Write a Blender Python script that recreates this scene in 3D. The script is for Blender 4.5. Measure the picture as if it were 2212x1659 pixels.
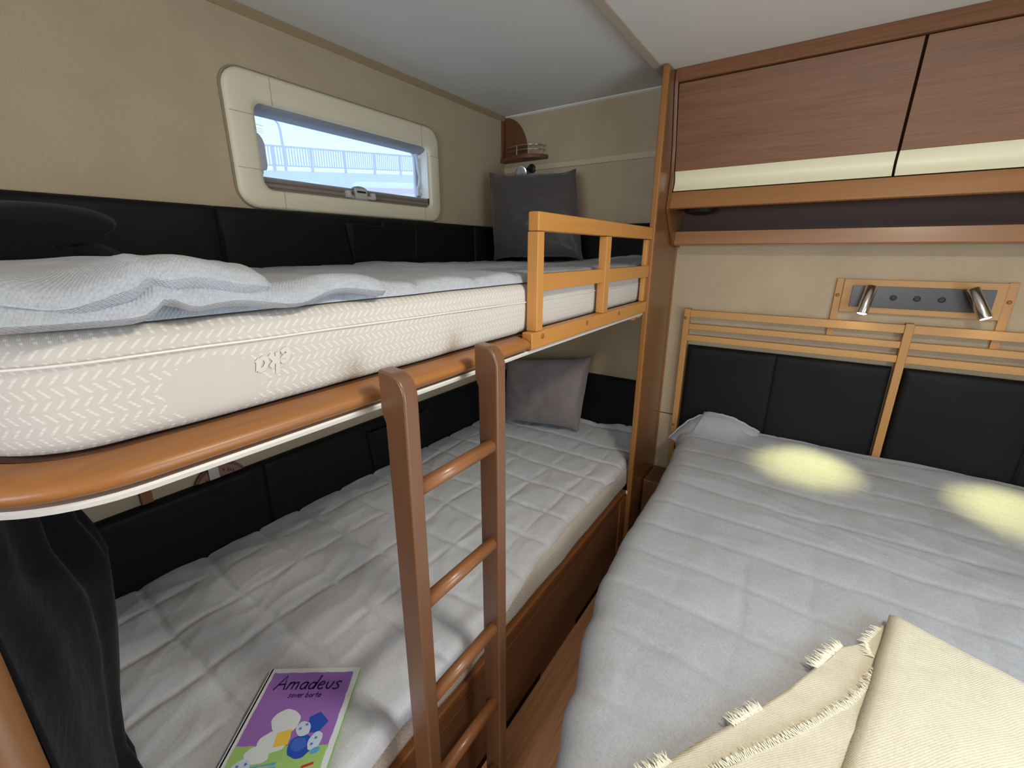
import bpy, bmesh, math, random
from math import sin, cos, pi, sqrt, exp, hypot
from mathutils import Vector, Matrix, noise

for _o in list(bpy.data.objects):
    bpy.data.objects.remove(_o)
scene = bpy.context.scene
COL = scene.collection
random.seed(7)

# ------------------------------------------------------------------ camera
R = ((0.82789209, 0.56088452, 0.00180116),      # image right
     (0.16411878, -0.23917386, -0.95700621),    # image down
     (-0.53633918, 0.79259348, -0.29006183))    # viewing direction
cam_d = bpy.data.cameras.new('camera')
cam = bpy.data.objects.new('camera', cam_d)
COL.objects.link(cam)
rt, dn, fw = Vector(R[0]), Vector(R[1]), Vector(R[2])
M = Matrix((rt, -dn, -fw)).transposed().to_4x4()
M.translation = Vector((1.4, -2.002, 1.335))
cam.matrix_world = M
cam_d.sensor_fit = 'HORIZONTAL'
cam_d.sensor_width = 36.0
cam_d.lens = 944.4 * 36.0 / 2212.0
cam_d.clip_start = 0.01
cam_d.clip_end = 200
scene.camera = cam

# ------------------------------------------------------------------ view, world, lights
scene.view_settings.view_transform = 'Standard'
scene.view_settings.look = 'None'
scene.view_settings.exposure = 0.0
scene.view_settings.gamma = 1.0
scene.view_settings.use_curve_mapping = False
scene.cycles.max_bounces = 10
scene.cycles.diffuse_bounces = 6
scene.cycles.caustics_reflective = False
scene.cycles.caustics_refractive = False
scene.cycles.sample_clamp_indirect = 8.0
scene.cycles.use_denoising = True

world = bpy.data.worlds.new('overcast_sky')
scene.world = world
world.use_nodes = True
_bg = world.node_tree.nodes['Background']
_bg.inputs[0].default_value = (0.70, 0.87, 1.0, 1)
_bg.inputs[1].default_value = 2.0


def area(name, loc, direction, sx, sy, power, color):
    d = bpy.data.lights.new(name, 'AREA')
    d.shape = 'RECTANGLE'
    d.size, d.size_y = sx, sy
    d.energy = power
    d.color = color
    o = bpy.data.objects.new(name, d)
    COL.objects.link(o)
    o.location = loc
    o.rotation_euler = Vector(direction).to_track_quat('-Z', 'Z').to_euler()
    return o


# added area lamps, as daylight from two unseen, made-up windows
area('rear_window_fill', (1.5, -4.36, 1.32), (0, 1, 0.12), 1.5, 0.62, 36, (0.82, 0.91, 1.0))
area('side_window_fill', (2.44, -1.45, 1.08), (-1, 0.0, 0.20), 0.9, 0.66, 12, (0.80, 0.90, 1.0))

# ------------------------------------------------------------------ mesh helpers
ORG = {}


class MB:
    def __init__(self):
        self.v, self.f = [], []

    def add(self, verts, faces):
        b = len(self.v)
        self.v += [tuple(p) for p in verts]
        self.f += [tuple(b + i for i in f) for f in faces]
        return self

    def box(self, x0, x1, y0, y1, z0, z1):
        v = [(x, y, z) for z in (z0, z1) for y in (y0, y1) for x in (x0, x1)]
        return self.add(v, [(0, 2, 3, 1), (4, 5, 7, 6), (0, 1, 5, 4), (2, 6, 7, 3), (0, 4, 6, 2), (1, 3, 7, 5)])

    def prism(self, poly, axis, a, b):
        """poly in the two other axes (cyclic order for z: x,y; y: x,z; x: y,z)"""
        def mk(p, t):
            return {'x': (t, p[0], p[1]), 'y': (p[0], t, p[1]), 'z': (p[0], p[1], t)}[axis]
        n = len(poly)
        v = [mk(p, a) for p in poly] + [mk(p, b) for p in poly]
        f = [tuple(range(n))[::-1], tuple(range(n, 2 * n))]
        f += [(i, (i + 1) % n, n + (i + 1) % n, n + i) for i in range(n)]
        return self.add(v, f)

    def grid(self, rows, close=False, flip=False):
        nu, nv = len(rows), len(rows[0])
        v = [p for r in rows for p in r]
        f = []
        for i in range(nu - 1 + (1 if close else 0)):
            for j in range(nv - 1):
                i2 = (i + 1) % nu
                q = (i * nv + j, i * nv + j + 1, i2 * nv + j + 1, i2 * nv + j)
                f.append(q[::-1] if flip else q)
        return self.add(v, f)

    def tube(self, pts, r, seg=10, cap=True, radii=None):
        pts = [Vector(p) for p in pts]
        rows = []
        up = None
        for i, p in enumerate(pts):
            t = (pts[min(i + 1, len(pts) - 1)] - pts[max(i - 1, 0)]).normalized()
            if up is None:
                up = Vector((0, 0, 1)) if abs(t.z) < 0.9 else Vector((1, 0, 0))
            a = t.cross(up)
            if a.length < 1e-6:
                a = t.orthogonal()
            a.normalize()
            b = t.cross(a).normalized()
            up = -b if b.dot(up) < 0 else b
            b = up
            a = t.cross(b).normalized()
            rr = radii[i] if radii else r
            rows.append([p + (a * cos(2 * pi * k / seg) + b * sin(2 * pi * k / seg)) * rr for k in range(seg)])
        base = len(self.v)
        v = [q for row in rows for q in row]
        f = []
        n = len(pts)
        for i in range(n - 1):
            for k in range(seg):
                k2 = (k + 1) % seg
                f.append((i * seg + k, i * seg + k2, (i + 1) * seg + k2, (i + 1) * seg + k))
        if cap:
            f.append(tuple(range(seg))[::-1])
            f.append(tuple((n - 1) * seg + k for k in range(seg)))
        return self.add(v, f)

    def cyl(self, p0, p1, r, seg=24, r1=None):
        return self.tube([p0, p1], r, seg, True, [r, r if r1 is None else r1])

    def lathe(self, c, axis, prof, seg=24):
        """prof: list of (distance along axis, radius)"""
        c, axis = Vector(c), Vector(axis).normalized()
        return self.tube([c + axis * h for h, _ in prof], 0, seg, True, [max(r, 1e-5) for _, r in prof]) if False else self._lathe(c, axis, prof, seg)

    def _lathe(self, c, ax, prof, seg):
        a = ax.orthogonal().normalized()
        b = ax.cross(a)
        v = []
        for h, r in prof:
            v += [c + ax * h + (a * cos(2 * pi * k / seg) + b * sin(2 * pi * k / seg)) * max(r, 1e-5) for k in range(seg)]
        f = []
        n = len(prof)
        for i in range(n - 1):
            for k in range(seg):
                k2 = (k + 1) % seg
                f.append((i * seg + k, i * seg + k2, (i + 1) * seg + k2, (i + 1) * seg + k))
        f.append(tuple(range(seg))[::-1])
        f.append(tuple((n - 1) * seg + k for k in range(seg)))
        return self.add(v, f)


def obj(name, mb, mat, parent=None, smooth=False, bevel=0.0, label=None, solid=0.0, seg=2, org=None):
    me = bpy.data.meshes.new(name)
    if parent is not None:
        o0 = ORG[parent]
    elif org is not None:
        o0 = Vector(org)
    else:
        xs, ys, zs = zip(*mb.v)
        o0 = Vector(((min(xs) + max(xs)) / 2, (min(ys) + max(ys)) / 2, min(zs)))
    me.from_pydata([(p[0] - o0.x, p[1] - o0.y, p[2] - o0.z) for p in mb.v], [], mb.f)
    bm = bmesh.new()
    bm.from_mesh(me)
    bmesh.ops.recalc_face_normals(bm, faces=bm.faces)
    bm.to_mesh(me)
    bm.free()
    if smooth:
        for p in me.polygons:
            p.use_smooth = True
    if mat is not None:
        me.materials.append(mat)
    o = bpy.data.objects.new(name, me)
    COL.objects.link(o)
    ORG[o] = o0
    if parent is None:
        o.location = o0
    else:
        o.parent = parent
    if bevel > 0:
        m = o.modifiers.new('bevel', 'BEVEL')
        m.width = bevel
        m.segments = seg
        m.limit_method = 'ANGLE'
        m.angle_limit = math.radians(40)
        m.harden_normals = False
        for p in me.polygons:
            p.use_smooth = True
        o.modifiers.new('wn', 'WEIGHTED_NORMAL').keep_sharp = False
    if solid > 0:
        m = o.modifiers.new('solid', 'SOLIDIFY')
        m.thickness = solid
        m.offset = -1
    if label:
        o['label'] = label
    return o


def thing(name, label, cat, loc, group=None):
    o = bpy.data.objects.new(name, None)
    COL.objects.link(o)
    o.location = loc
    o.empty_display_size = 0.05
    ORG[o] = Vector(loc)
    o['label'] = label
    o['category'] = cat
    if group:
        o['group'] = group
    return o


def tag(o, label, cat, group=None):
    o['label'] = label
    o['category'] = cat
    if group:
        o['group'] = group
    return o


def struct(name, mb, mat, label=None, parent=None, **k):
    o = obj(name, mb, mat, parent, **k)
    if parent is None:
        o['kind'] = 'structure'
        o['label'] = label or name.replace('_', ' ')
        o['category'] = name.split('_')[0]
    return o


def copy_child(src, parent, delta):
    c = src.copy()
    COL.objects.link(c)
    c.parent = parent
    c.location = Vector(src.location) + Vector(delta)
    ORG[c] = ORG[src] + Vector(delta)
    return c


def lerp(a, b, t):
    return a + (b - a) * t


def pw(x, pts):
    """piecewise linear through sorted (x, y)"""
    if x <= pts[0][0]:
        return pts[0][1]
    for (x0, y0), (x1, y1) in zip(pts, pts[1:]):
        if x <= x1:
            t = (x - x0) / (x1 - x0)
            t = t * t * (3 - 2 * t)
            return y0 + (y1 - y0) * t
    return pts[-1][1]


def nz(x, y, z=0.0, s=1.0):
    return noise.noise(Vector((x * s, y * s, z * s)))


# ------------------------------------------------------------------ materials
def srgb(r, g, b):
    def f(c):
        c /= 255.0
        return c / 12.92 if c <= 0.04045 else ((c + 0.055) / 1.055) ** 2.4
    return (f(r), f(g), f(b), 1)


class NT:
    def __init__(self, name, rough=0.6, spec=0.5, metal=0.0):
        self.m = bpy.data.materials.new(name)
        self.m.use_nodes = True
        self.t = self.m.node_tree
        self.b = self.t.nodes['Principled BSDF']
        self.b.inputs['Roughness'].default_value = rough
        self.b.inputs['Specular IOR Level'].default_value = spec
        self.b.inputs['Metallic'].default_value = metal

    def n(self, typ, **k):
        nd = self.t.nodes.new(typ)
        for a, v in k.items():
            setattr(nd, a, v)
        return nd

    def l(self, a, b):
        self.t.links.new(a, b)

    def coords(self, scale=(1, 1, 1), rot=(0, 0, 0)):
        tc = self.n('ShaderNodeTexCoord')
        mp = self.n('ShaderNodeMapping')
        mp.inputs['Scale'].default_value = scale
        mp.inputs['Rotation'].default_value = rot
        self.l(tc.outputs['Object'], mp.inputs['Vector'])
        return mp.outputs['Vector']

    def noise(self, vec, scale, detail=4, rough=0.5, dist=0.0):
        n = self.n('ShaderNodeTexNoise')
        n.inputs['Scale'].default_value = scale
        n.inputs['Detail'].default_value = detail
        n.inputs['Roughness'].default_value = rough
        n.inputs['Distortion'].default_value = dist
        self.l(vec, n.inputs['Vector'])
        return n.outputs['Fac']

    def ramp(self, fac, stops):
        r = self.n('ShaderNodeValToRGB')
        el = r.color_ramp.elements
        while len(el) < len(stops):
            el.new(0.5)
        for e, (p, c) in zip(el, stops):
            e.position = p
            e.color = c
        self.l(fac, r.inputs['Fac'])
        return r.outputs['Color']

    def math(self, op, a, b=None, c=None):
        n = self.n('ShaderNodeMath', operation=op)
        for i, x in enumerate((a, b, c)):
            if x is None:
                continue
            if isinstance(x, (int, float)):
                n.inputs[i].default_value = x
            else:
                self.l(x, n.inputs[i])
        return n.outputs[0]

    def bump(self, h, strength=0.3, dist=0.002, prev=None):
        b = self.n('ShaderNodeBump')
        b.inputs['Strength'].default_value = strength
        b.inputs['Distance'].default_value = dist
        self.l(h, b.inputs['Height'])
        if prev is not None:
            self.l(prev, b.inputs['Normal'])
        return b.outputs['Normal']

    def out(self, color=None, normal=None, rough=None):
        if color is not None:
            if isinstance(color, tuple):
                self.b.inputs['Base Color'].default_value = color
            else:
                self.l(color, self.b.inputs['Base Color'])
        if normal is not None:
            self.l(normal, self.b.inputs['Normal'])
        if rough is not None:
            self.l(rough, self.b.inputs['Roughness'])
        return self.m


def plain(name, col, rough=0.6, spec=0.5, metal=0.0, bump=0.0, bscale=300):
    t = NT(name, rough, spec, metal)
    if bump:
        return t.out(col, t.bump(t.noise(t.coords(), bscale, 3), bump, 0.001))
    return t.out(col)


def mul(c, k):
    return (c[0] * k, c[1] * k, c[2] * k, 1)


def wood(name, col, axis, rough=0.4, contrast=0.35, fine=1.0, spec=0.4, coat=0.0, grain=0.28):
    """grain runs along axis"""
    t = NT(name, rough, spec)
    s = {'x': (1.2, 26, 26), 'y': (26, 1.2, 26), 'z': (26, 26, 1.2)}[axis]
    s2 = {'x': (6, 260, 260), 'y': (260, 6, 260), 'z': (260, 260, 6)}[axis]
    v = t.coords(tuple(q * fine for q in s))
    a = t.noise(v, 1.0, 5, 0.55, 0.6)
    v2 = t.coords(tuple(q * fine for q in s2))
    b = t.noise(v2, 1.0, 2, 0.5)
    mix = t.math('ADD', t.math('MULTIPLY', a, 1 - grain), t.math('MULTIPLY', b, grain))
    colr = t.ramp(mix, [(0.28, mul(col, 1 - contrast)), (0.5, col), (0.72, mul(col, 1 + contrast * 0.7))])
    if coat:
        t.b.inputs['Coat Weight'].default_value = coat
        t.b.inputs['Coat Roughness'].default_value = 0.2
    return t.out(colr, t.bump(mix, 0.08, 0.001))


def leather(name, col):
    t = NT(name, 0.5, 0.13)
    v = t.coords()
    vo = t.n('ShaderNodeTexVoronoi')
    vo.inputs['Scale'].default_value = 380
    t.l(v, vo.inputs['Vector'])
    h = t.math('ADD', vo.outputs['Distance'], t.math('MULTIPLY', t.noise(v, 60, 3), 0.6))
    rg = t.ramp(t.noise(v, 6, 3), [(0.3, (0.44, 0.44, 0.44, 1)), (0.7, (0.58, 0.58, 0.58, 1))])
    return t.out(col, t.bump(h, 0.25, 0.0008), rg)


def wallcloth(name, col, ribs=False):
    t = NT(name, 0.95, 0.1)
    v = t.coords()
    a = t.noise(v, 7, 3)
    b = t.noise(v, 420, 3, 0.7)
    m = t.math('ADD', t.math('MULTIPLY', a, 0.35), t.math('MULTIPLY', b, 0.65))
    c = t.ramp(m, [(0.3, mul(col, 0.86)), (0.7, mul(col, 1.12))])
    return t.out(c, t.bump(b, 0.35, 0.0012))


def basket(t, nrm, period, strength):
    """visible basket weave added on top of a cloth normal"""
    tc = t.n('ShaderNodeTexCoord')
    sp_ = t.n('ShaderNodeSeparateXYZ')
    t.l(tc.outputs['Object'], sp_.inputs[0])
    k = 2 * pi / period
    a_ = t.math('SINE', t.math('MULTIPLY', t.math('ADD', sp_.outputs['X'], t.math('MULTIPLY', sp_.outputs['Z'], 1.0)), k))
    b_ = t.math('SINE', t.math('MULTIPLY', t.math('SUBTRACT', sp_.outputs['Y'], t.math('MULTIPLY', sp_.outputs['Z'], 0.5)), k))
    return t.bump(t.math('MULTIPLY', a_, b_), strength, 0.0006, nrm)


def weave(name, col, scale=900, contrast=0.14, rough=0.9, streak=None, bump=0.35, sheen=0.0, wrinkle=0.0, wscale=9, basketp=0.0, basks=0.5):
    t = NT(name, rough, 0.15)
    v = t.coords()
    a = t.noise(t.coords((scale, scale * 0.12, scale * 0.4)), 1.0, 2)
    b = t.noise(t.coords((scale * 0.12, scale, scale * 0.4)), 1.0, 2)
    m = t.math('MULTIPLY', t.math('ADD', a, b), 0.5)
    big = t.noise(v, 5, 3)
    m2 = t.math('ADD', t.math('MULTIPLY', m, 0.8), t.math('MULTIPLY', big, 0.2))
    c = t.ramp(m2, [(0.36, mul(col, 1 - contrast)), (0.64, mul(col, 1 + contrast))])
    nrm = t.bump(m, bump, 0.0008)
    if wrinkle:
        w = t.noise(v, wscale, 4, 0.55, 1.6)
        nrm = t.bump(w, wrinkle, 0.02, nrm)
    if sheen:
        t.b.inputs['Sheen Weight'].default_value = sheen
    if basketp:
        nrm = basket(t, nrm, basketp, basks)
    return t.out(c, nrm)


BEECH = srgb(196, 138, 70)
MAT = {}
W_ = MAT
W_['beech_y'] = wood('golden_beech_along', srgb(190, 132, 66), 'y', 0.38, 0.16)
W_['beech_z'] = wood('golden_beech_upright', srgb(190, 134, 70), 'z', 0.38, 0.16)
W_['rail'] = wood('bunk_rail_veneer', srgb(152, 100, 52), 'y', 0.42, 0.30, 1.4, 0.45, 0.1)
W_['ladder_z'] = wood('ladder_stain_upright', srgb(112, 77, 53), 'z', 0.34, 0.12, 1.0, 0.5, 0.3)
W_['ladder_y'] = wood('ladder_stain_rung', srgb(140, 92, 56), 'y', 0.36, 0.28, 2.0, 0.5, 0.2)
W_['walnut_x'] = wood('cabinet_veneer', srgb(120, 78, 46), 'x', 0.45, 0.40, 1.3, grain=0.5)
W_['walnut_xl'] = wood('cabinet_rail_veneer', srgb(144, 98, 54), 'x', 0.34, 0.22, 1.0, 0.5, 0.2)
W_['post'] = wood('partition_veneer', srgb(116, 76, 42), 'z', 0.32, 0.14, 1.2, 0.5, 0.3)
W_['post_edge'] = wood('partition_edge', srgb(148, 98, 48), 'z', 0.35, 0.12)
W_['head_x'] = wood('birch_slat', srgb(182, 136, 78), 'x', 0.45, 0.14)
W_['head_z'] = wood('birch_upright', srgb(178, 130, 72), 'z', 0.45, 0.14)
W_['dark_y'] = wood('bunk_front_veneer', srgb(108, 72, 48), 'y', 0.42, 0.3, 1.2)
W_['dark_z'] = wood('bunk_edge_veneer', srgb(132, 78, 44), 'z', 0.42, 0.2)
W_['edge_y'] = wood('bunk_edge_strip', srgb(122, 76, 40), 'y', 0.42, 0.2)
W_['shelf'] = wood('corner_shelf_veneer', srgb(104, 64, 38), 'z', 0.45, 0.2)
W_['floor'] = wood('floor_planks', srgb(226, 162, 112), 'y', 0.42, 0.34, 0.7, grain=0.4)
W_['endpanel'] = wood('end_panel_veneer', srgb(120, 82, 50), 'z', 0.4, 0.25)
W_['leather'] = leather('black_leather', srgb(23, 23, 23))
W_['wall'] = wallcloth('beige_wall_fabric', srgb(178, 160, 133))
W_['wall_strip'] = wallcloth('beige_strip_fabric', srgb(192, 176, 150))
W_['ceiling'] = plain('ceiling_white', srgb(216, 214, 207), 0.9, 0.1, bump=0.15, bscale=900)
W_['cream'] = plain('cream_plastic', srgb(218, 209, 181), 0.42, 0.4)
W_['cream_hi'] = plain('cream_handle_strip', srgb(226, 220, 188), 0.35, 0.4)
W_['tan'] = plain('tan_trim', srgb(150, 130, 98), 0.6, 0.3)
W_['tan2'] = plain('ceiling_strip_beige', srgb(180, 164, 146), 0.6, 0.3)
W_['white'] = plain('white_profile', srgb(226, 224, 216), 0.35, 0.5)
W_['grey_pl'] = plain('grey_plastic', srgb(184, 180, 172), 0.4, 0.5)
W_['grey_dk'] = plain('grey_blind_cassette', srgb(138, 140, 150), 0.5, 0.4)
W_['alu'] = plain('rail_profile_taupe', srgb(128, 119, 108), 0.4, 0.5)
W_['chrome'] = plain('brushed_steel', (0.62, 0.61, 0.59, 1), 0.22, 0.5, 1.0)
W_['plate'] = plain('steel_plate', (0.06, 0.056, 0.052, 1), 0.33, 0.5, 1.0)
W_['black'] = plain('black_plastic', srgb(24, 24, 26), 0.5, 0.4)
W_['blackcloth'] = weave('black_cloth', srgb(16, 16, 19), 500, 0.2, 0.95, bump=0.3, sheen=0.05, wrinkle=0.25, wscale=7)
W_['screw'] = plain('wood_plug', srgb(150, 88, 40), 0.45, 0.4)
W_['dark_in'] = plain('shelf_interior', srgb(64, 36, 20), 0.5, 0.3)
W_['gap'] = plain('shadow_gap', srgb(40, 24, 16), 0.8, 0.1)
W_['quilt_lifted'] = weave('lightened_quilt_linen', srgb(208, 211, 217), 700, 0.10, 0.92, bump=0.4, wrinkle=0.16, wscale=10)  # same linen as the upper quilt, lightened against the lower bunk's shade
W_['quilt'] = weave('grey_quilt_linen', srgb(176, 181, 188), 700, 0.13, 0.92, bump=0.4, wrinkle=0.22, wscale=10, basketp=0.0042)
W_['spread'] = weave('grey_bedspread_linen', srgb(166, 170, 176), 800, 0.15, 0.92, bump=0.4, wrinkle=0.10, wscale=6)
W_['throw'] = weave('cream_throw_cotton', srgb(208, 203, 183), 520, 0.07, 0.95, bump=0.5, wrinkle=0.10, wscale=10, basketp=0.0045, basks=0.3)
W_['fringe'] = plain('cream_fringe', srgb(238, 234, 216), 0.95, 0.1)
W_['satin_d'] = weave('charcoal_satin', srgb(73, 68, 65), 300, 0.12, 0.36, bump=0.12, sheen=0.3, wrinkle=0.22, wscale=9)
W_['satin_l'] = weave('grey_satin', srgb(130, 121, 119), 300, 0.1, 0.4, bump=0.12, sheen=0.3, wrinkle=0.2, wscale=9)


def mattress_mat():
    t = NT('cream_knit_ticking', 0.9, 0.15)
    tc = t.n('ShaderNodeTexCoord')
    sp = t.n('ShaderNodeSeparateXYZ')
    t.l(tc.outputs['Object'], sp.inputs[0])
    y = t.math('ADD', sp.outputs['Y'], t.math('MULTIPLY', sp.outputs['X'], 0.7))
    z = sp.outputs['Z']
    band = 0.0117
    zb = t.math('DIVIDE', z, band)
    fl = t.math('FLOOR', zb)
    fr = t.math('SUBTRACT', zb, fl)
    par = t.math('SUBTRACT', t.math('MULTIPLY', t.math('FLOORED_MODULO', fl, 2.0), 2.0), 1.0)
    sh = t.math('MULTIPLY', t.math('MULTIPLY', fr, par), 0.011)
    u = t.math('FRACT', t.math('DIVIDE', t.math('ADD', y, sh), 0.011))
    # continuous zig zag: shift odd bands by the run of the even ones
    bar = t.math('MULTIPLY', t.math('LESS_THAN', t.math('ABSOLUTE', t.math('SUBTRACT', u, 0.5)), 0.15),
                 t.math('LESS_THAN', t.math('ABSOLUTE', t.math('SUBTRACT', fr, 0.5)), 0.36))
    # plain twill oval of the woven emblem
    ev = t.math('ADD', t.math('POWER', t.math('DIVIDE', t.math('ADD', sp.outputs['Y'], 0.798), 0.050), 2.0),
                t.math('POWER', t.math('DIVIDE', t.math('SUBTRACT', z, 0.040), 0.036), 2.0))
    bar = t.math('MULTIPLY', bar, t.math('GREATER_THAN', ev, 1.0))
    dots = t.math('SINE', t.math('MULTIPLY', z, 1900.0))
    d2 = t.math('MULTIPLY', bar, t.math('ADD', t.math('MULTIPLY', dots, 0.3), 0.7))
    knit = t.math('SINE', t.math('MULTIPLY', t.math('ADD', y, t.math('MULTIPLY', z, 0.3)), 3600.0))
    h = t.math('ADD', d2, t.math('MULTIPLY', knit, 0.10))
    c = t.ramp(bar, [(0.0, srgb(199, 193, 184)), (1.0, srgb(218, 213, 205))])
    nrm = t.bump(h, 0.55, 0.0012)
    w = t.noise(t.coords(), 9, 3)
    nrm = t.bump(w, 0.12, 0.02, nrm)
    return t.out(c, nrm)


W_['mattress'] = mattress_mat()


def glass_mat():
    m = bpy.data.materials.new('tinted_acrylic')
    m.use_nodes = True
    t = m.node_tree
    t.nodes.clear()
    out = t.nodes.new('ShaderNodeOutputMaterial')
    tr = t.nodes.new('ShaderNodeBsdfTransparent')
    tr.inputs[0].default_value = (0.90, 0.95, 1.0, 1)
    tl = t.nodes.new('ShaderNodeBsdfTranslucent')
    tl.inputs[0].default_value = (0.86, 0.9, 1.0, 1)
    gl = t.nodes.new('ShaderNodeBsdfGlossy')
    gl.inputs['Roughness'].default_value = 0.03
    m1 = t.nodes.new('ShaderNodeMixShader')
    m1.inputs[0].default_value = 0.36
    m2 = t.nodes.new('ShaderNodeMixShader')
    m2.inputs[0].default_value = 0.04
    t.links.new(tr.outputs[0], m1.inputs[1])
    t.links.new(tl.outputs[0], m1.inputs[2])
    t.links.new(m1.outputs[0], m2.inputs[1])
    t.links.new(gl.outputs[0], m2.inputs[2])
    t.links.new(m2.outputs[0], out.inputs[0])
    return m


W_['glass'] = glass_mat()


def emit(name, col, s):
    m = bpy.data.materials.new(name)
    m.use_nodes = True
    b = m.node_tree.nodes['Principled BSDF']
    b.inputs['Base Color'].default_value = (0.8, 0.8, 0.8, 1)
    b.inputs['Emission Color'].default_value = col
    b.inputs['Emission Strength'].default_value = s
    return m


W_['lens'] = emit('lit_lamp_lens', (1.0, 0.93, 0.72, 1), 40.0)
W_['ceil_lens'] = emit('lit_ceiling_diffuser', (1.0, 0.93, 0.82, 1), 6.0)

# ================================================================== ROOM
XR, YN = 2.46, -4.40
CL, CR = 1.965, 1.93           # bunk bay ceiling, bedroom ceiling
struct('floor', MB().box(-0.02, XR + 0.02, YN - 0.02, 0.02, -0.03, 0.0), W_['floor'], 'brown wood plank floor between the bunks and the double bed')
struct('ceiling', MB().prism([(-0.02, CL), (0.83, CL), (0.83, CR), (XR + 0.02, CR), (XR + 0.02, CL + 0.06), (-0.02, CL + 0.06)], 'y', YN - 0.02, 0.02),
       W_['ceiling'], 'white ceiling')

# left wall with the window opening
wy0, wy1, wz0, wz1 = -1.262, -0.556, 1.500, 1.742
m = MB()
m.box(-0.03, 0, YN, wy0, 0, CL)
m.box(-0.03, 0, wy1, 0.0, 0, CL)
m.box(-0.03, 0, wy0, wy1, 0, wz0)
m.box(-0.03, 0, wy0, wy1, wz1, CL)
struct('wall_left', m, W_['wall'], 'beige fabric wall along the bunks')
struct('wall_far', MB().box(-0.03, XR + 0.03, 0.0, 0.03, 0, CL), W_['wall'], 'beige fabric wall behind the headboard')
# right wall with the opening of an added, unseen window
m = MB()
m.box(XR, XR + 0.03, -0.95, 0, 0, CR)
m.box(XR, XR + 0.03, YN, -1.95, 0, CR)
m.box(XR, XR + 0.03, -1.95, -0.95, 0, 0.70)
m.box(XR, XR + 0.03, -1.95, -0.95, 1.45, CR)
struct('wall_right', m, W_['wall'], 'beige wall on the right of the double bed')
m = MB()
m.box(-0.03, 0.7, YN - 0.03, YN, 0, CL)
m.box(2.3, XR + 0.03, YN - 0.03, YN, 0, CR)
m.box(0.7, 2.3, YN - 0.03, YN, 0, 1.0)
m.box(0.7, 2.3, YN - 0.03, YN, 1.65, CR)
struct('wall_near', m, W_['wall'], 'beige wall behind the camera')

# trims
m = MB().prism([(0.0, CL), (0.0135, CL - 0.001), (0.0115, CL - 0.006), (0.002, 1.945), (0.0, 1.944)], 'y', -2.03, -0.002)
struct('trim_1', m, W_['tan'], 'tan cornice strip between left wall and ceiling')
struct('trim_2', MB().box(0.829, 0.857, YN, -0.002, CR - 0.004, CR + 0.002), W_['tan2'], 'thin beige strip across the ceiling', bevel=0.0015)
struct('trim_3', MB().prism([(-0.016, CL + 0.001), (-0.001, CL + 0.001), (-0.001, CL - 0.008), (-0.012, CL - 0.004)], 'x', 0.014, 0.868), W_['white'], 'white strip between the far wall and the ceiling')
struct('trim_4', MB().box(0.0, 0.868, -0.007, 0.0, 1.713, 1.737), W_['wall_strip'], 'fabric covered cover strip across the wall over the top bunk', bevel=0.0015)
struct('trim_5', MB().box(0.89, 0.960, -0.0012, 0.0, 0.609, 0.6125), W_['gap'], 'dark seam in the wall left of the headboard')


def rrect(y0, y1, z0, z1, r, n=6, r_tr=None):
    pts = []
    for (cy, cz, a0, rr) in ((y1 - r, z1 - r, 0, r), (y0 + r, z1 - r, 90, r), (y0 + r, z0 + r, 180, r), (y1 - r, z0 + r, 270, r)):
        for k in range(n + 1):
            a = math.radians(a0 + 90.0 * k / n)
            pts.append((cy + rr * cos(a), cz + rr * sin(a)))
    return pts


def ring(mb, outer, inner, profile):
    """profile: list of (t, x) with t 0 at outer loop, 1 at inner loop"""
    rows = []
    for t, x in profile:
        rows.append([(x, lerp(a[0], b[0], t), lerp(a[1], b[1], t)) for a, b in zip(outer, inner)])
    n = len(outer)
    v = [p for r in rows for p in r]
    f = []
    for i in range(len(rows) - 1):
        for k in range(n):
            k2 = (k + 1) % n
            f.append((i * n + k, i * n + k2, (i + 1) * n + k2, (i + 1) * n + k))
    return mb.add(v, f)


# window 1 in the bunk wall
win = thing('window_1', 'small rectangular window in a cream frame over the top bunk', 'window', (0, -0.91, 1.46))
win['kind'] = 'structure'
wi, wo = rrect(-1.253, -0.564, 1.508, 1.736, 0.028), rrect(-1.326, -0.507, 1.4555, 1.812, 0.055)
wi2 = rrect(-1.250, -0.567, 1.511, 1.733, 0.028)
obj('window_frame', ring(MB(), wo, wi, [(0, 0.001), (0.0, 0.013), (0.08, 0.020), (0.16, 0.022), (0.82, 0.022), (0.97, 0.020), (1, 0.016), (1, -0.03)]), W_['cream'], win, smooth=True, seg=2)
wg = rrect(-1.331, -0.502, 1.4545, 1.817, 0.058)
obj('frame_rim_shade', ring(MB(), wg, wo, [(0, 0.0005), (0, 0.006), (0.6, 0.0075), (1, 0.006)]), plain('rim_shade_taupe', srgb(138, 125, 101), 0.7, 0.2), win)  # taupe colour paints the frame's shaded thickness along the seal line
m = MB()
for (y, z0, z1) in ((-1.20, 1.735, 1.808), (-0.605, 1.735, 1.808), (-1.20, 1.460, 1.508), (-0.605, 1.460, 1.508)):
    m.box(0.0215, 0.0228, y - 0.0008, y + 0.0008, z0, z1)
for (z, y0, y1) in ((1.700, -1.322, -1.255), (1.560, -1.322, -1.255), (1.705, -0.563, -0.511)):
    m.box(0.0215, 0.0228, y0, y1, z - 0.0008, z + 0.0008)
obj('frame_seam', m, plain('frame_joint', srgb(176, 164, 132), 0.6, 0.3), win)
obj('glass_pane', MB().box(-0.052, -0.046, -1.275, -0.545, 1.49, 1.75), W_['glass'], win)
so, si = rrect(-1.275, -0.545, 1.490, 1.750, 0.03), rrect(-1.243, -0.582, 1.515, 1.722, 0.02)
m = ring(MB(), so, si, [(0, -0.06), (0, -0.036), (0.7, -0.036), (1, -0.042), (1, -0.06)])
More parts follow.
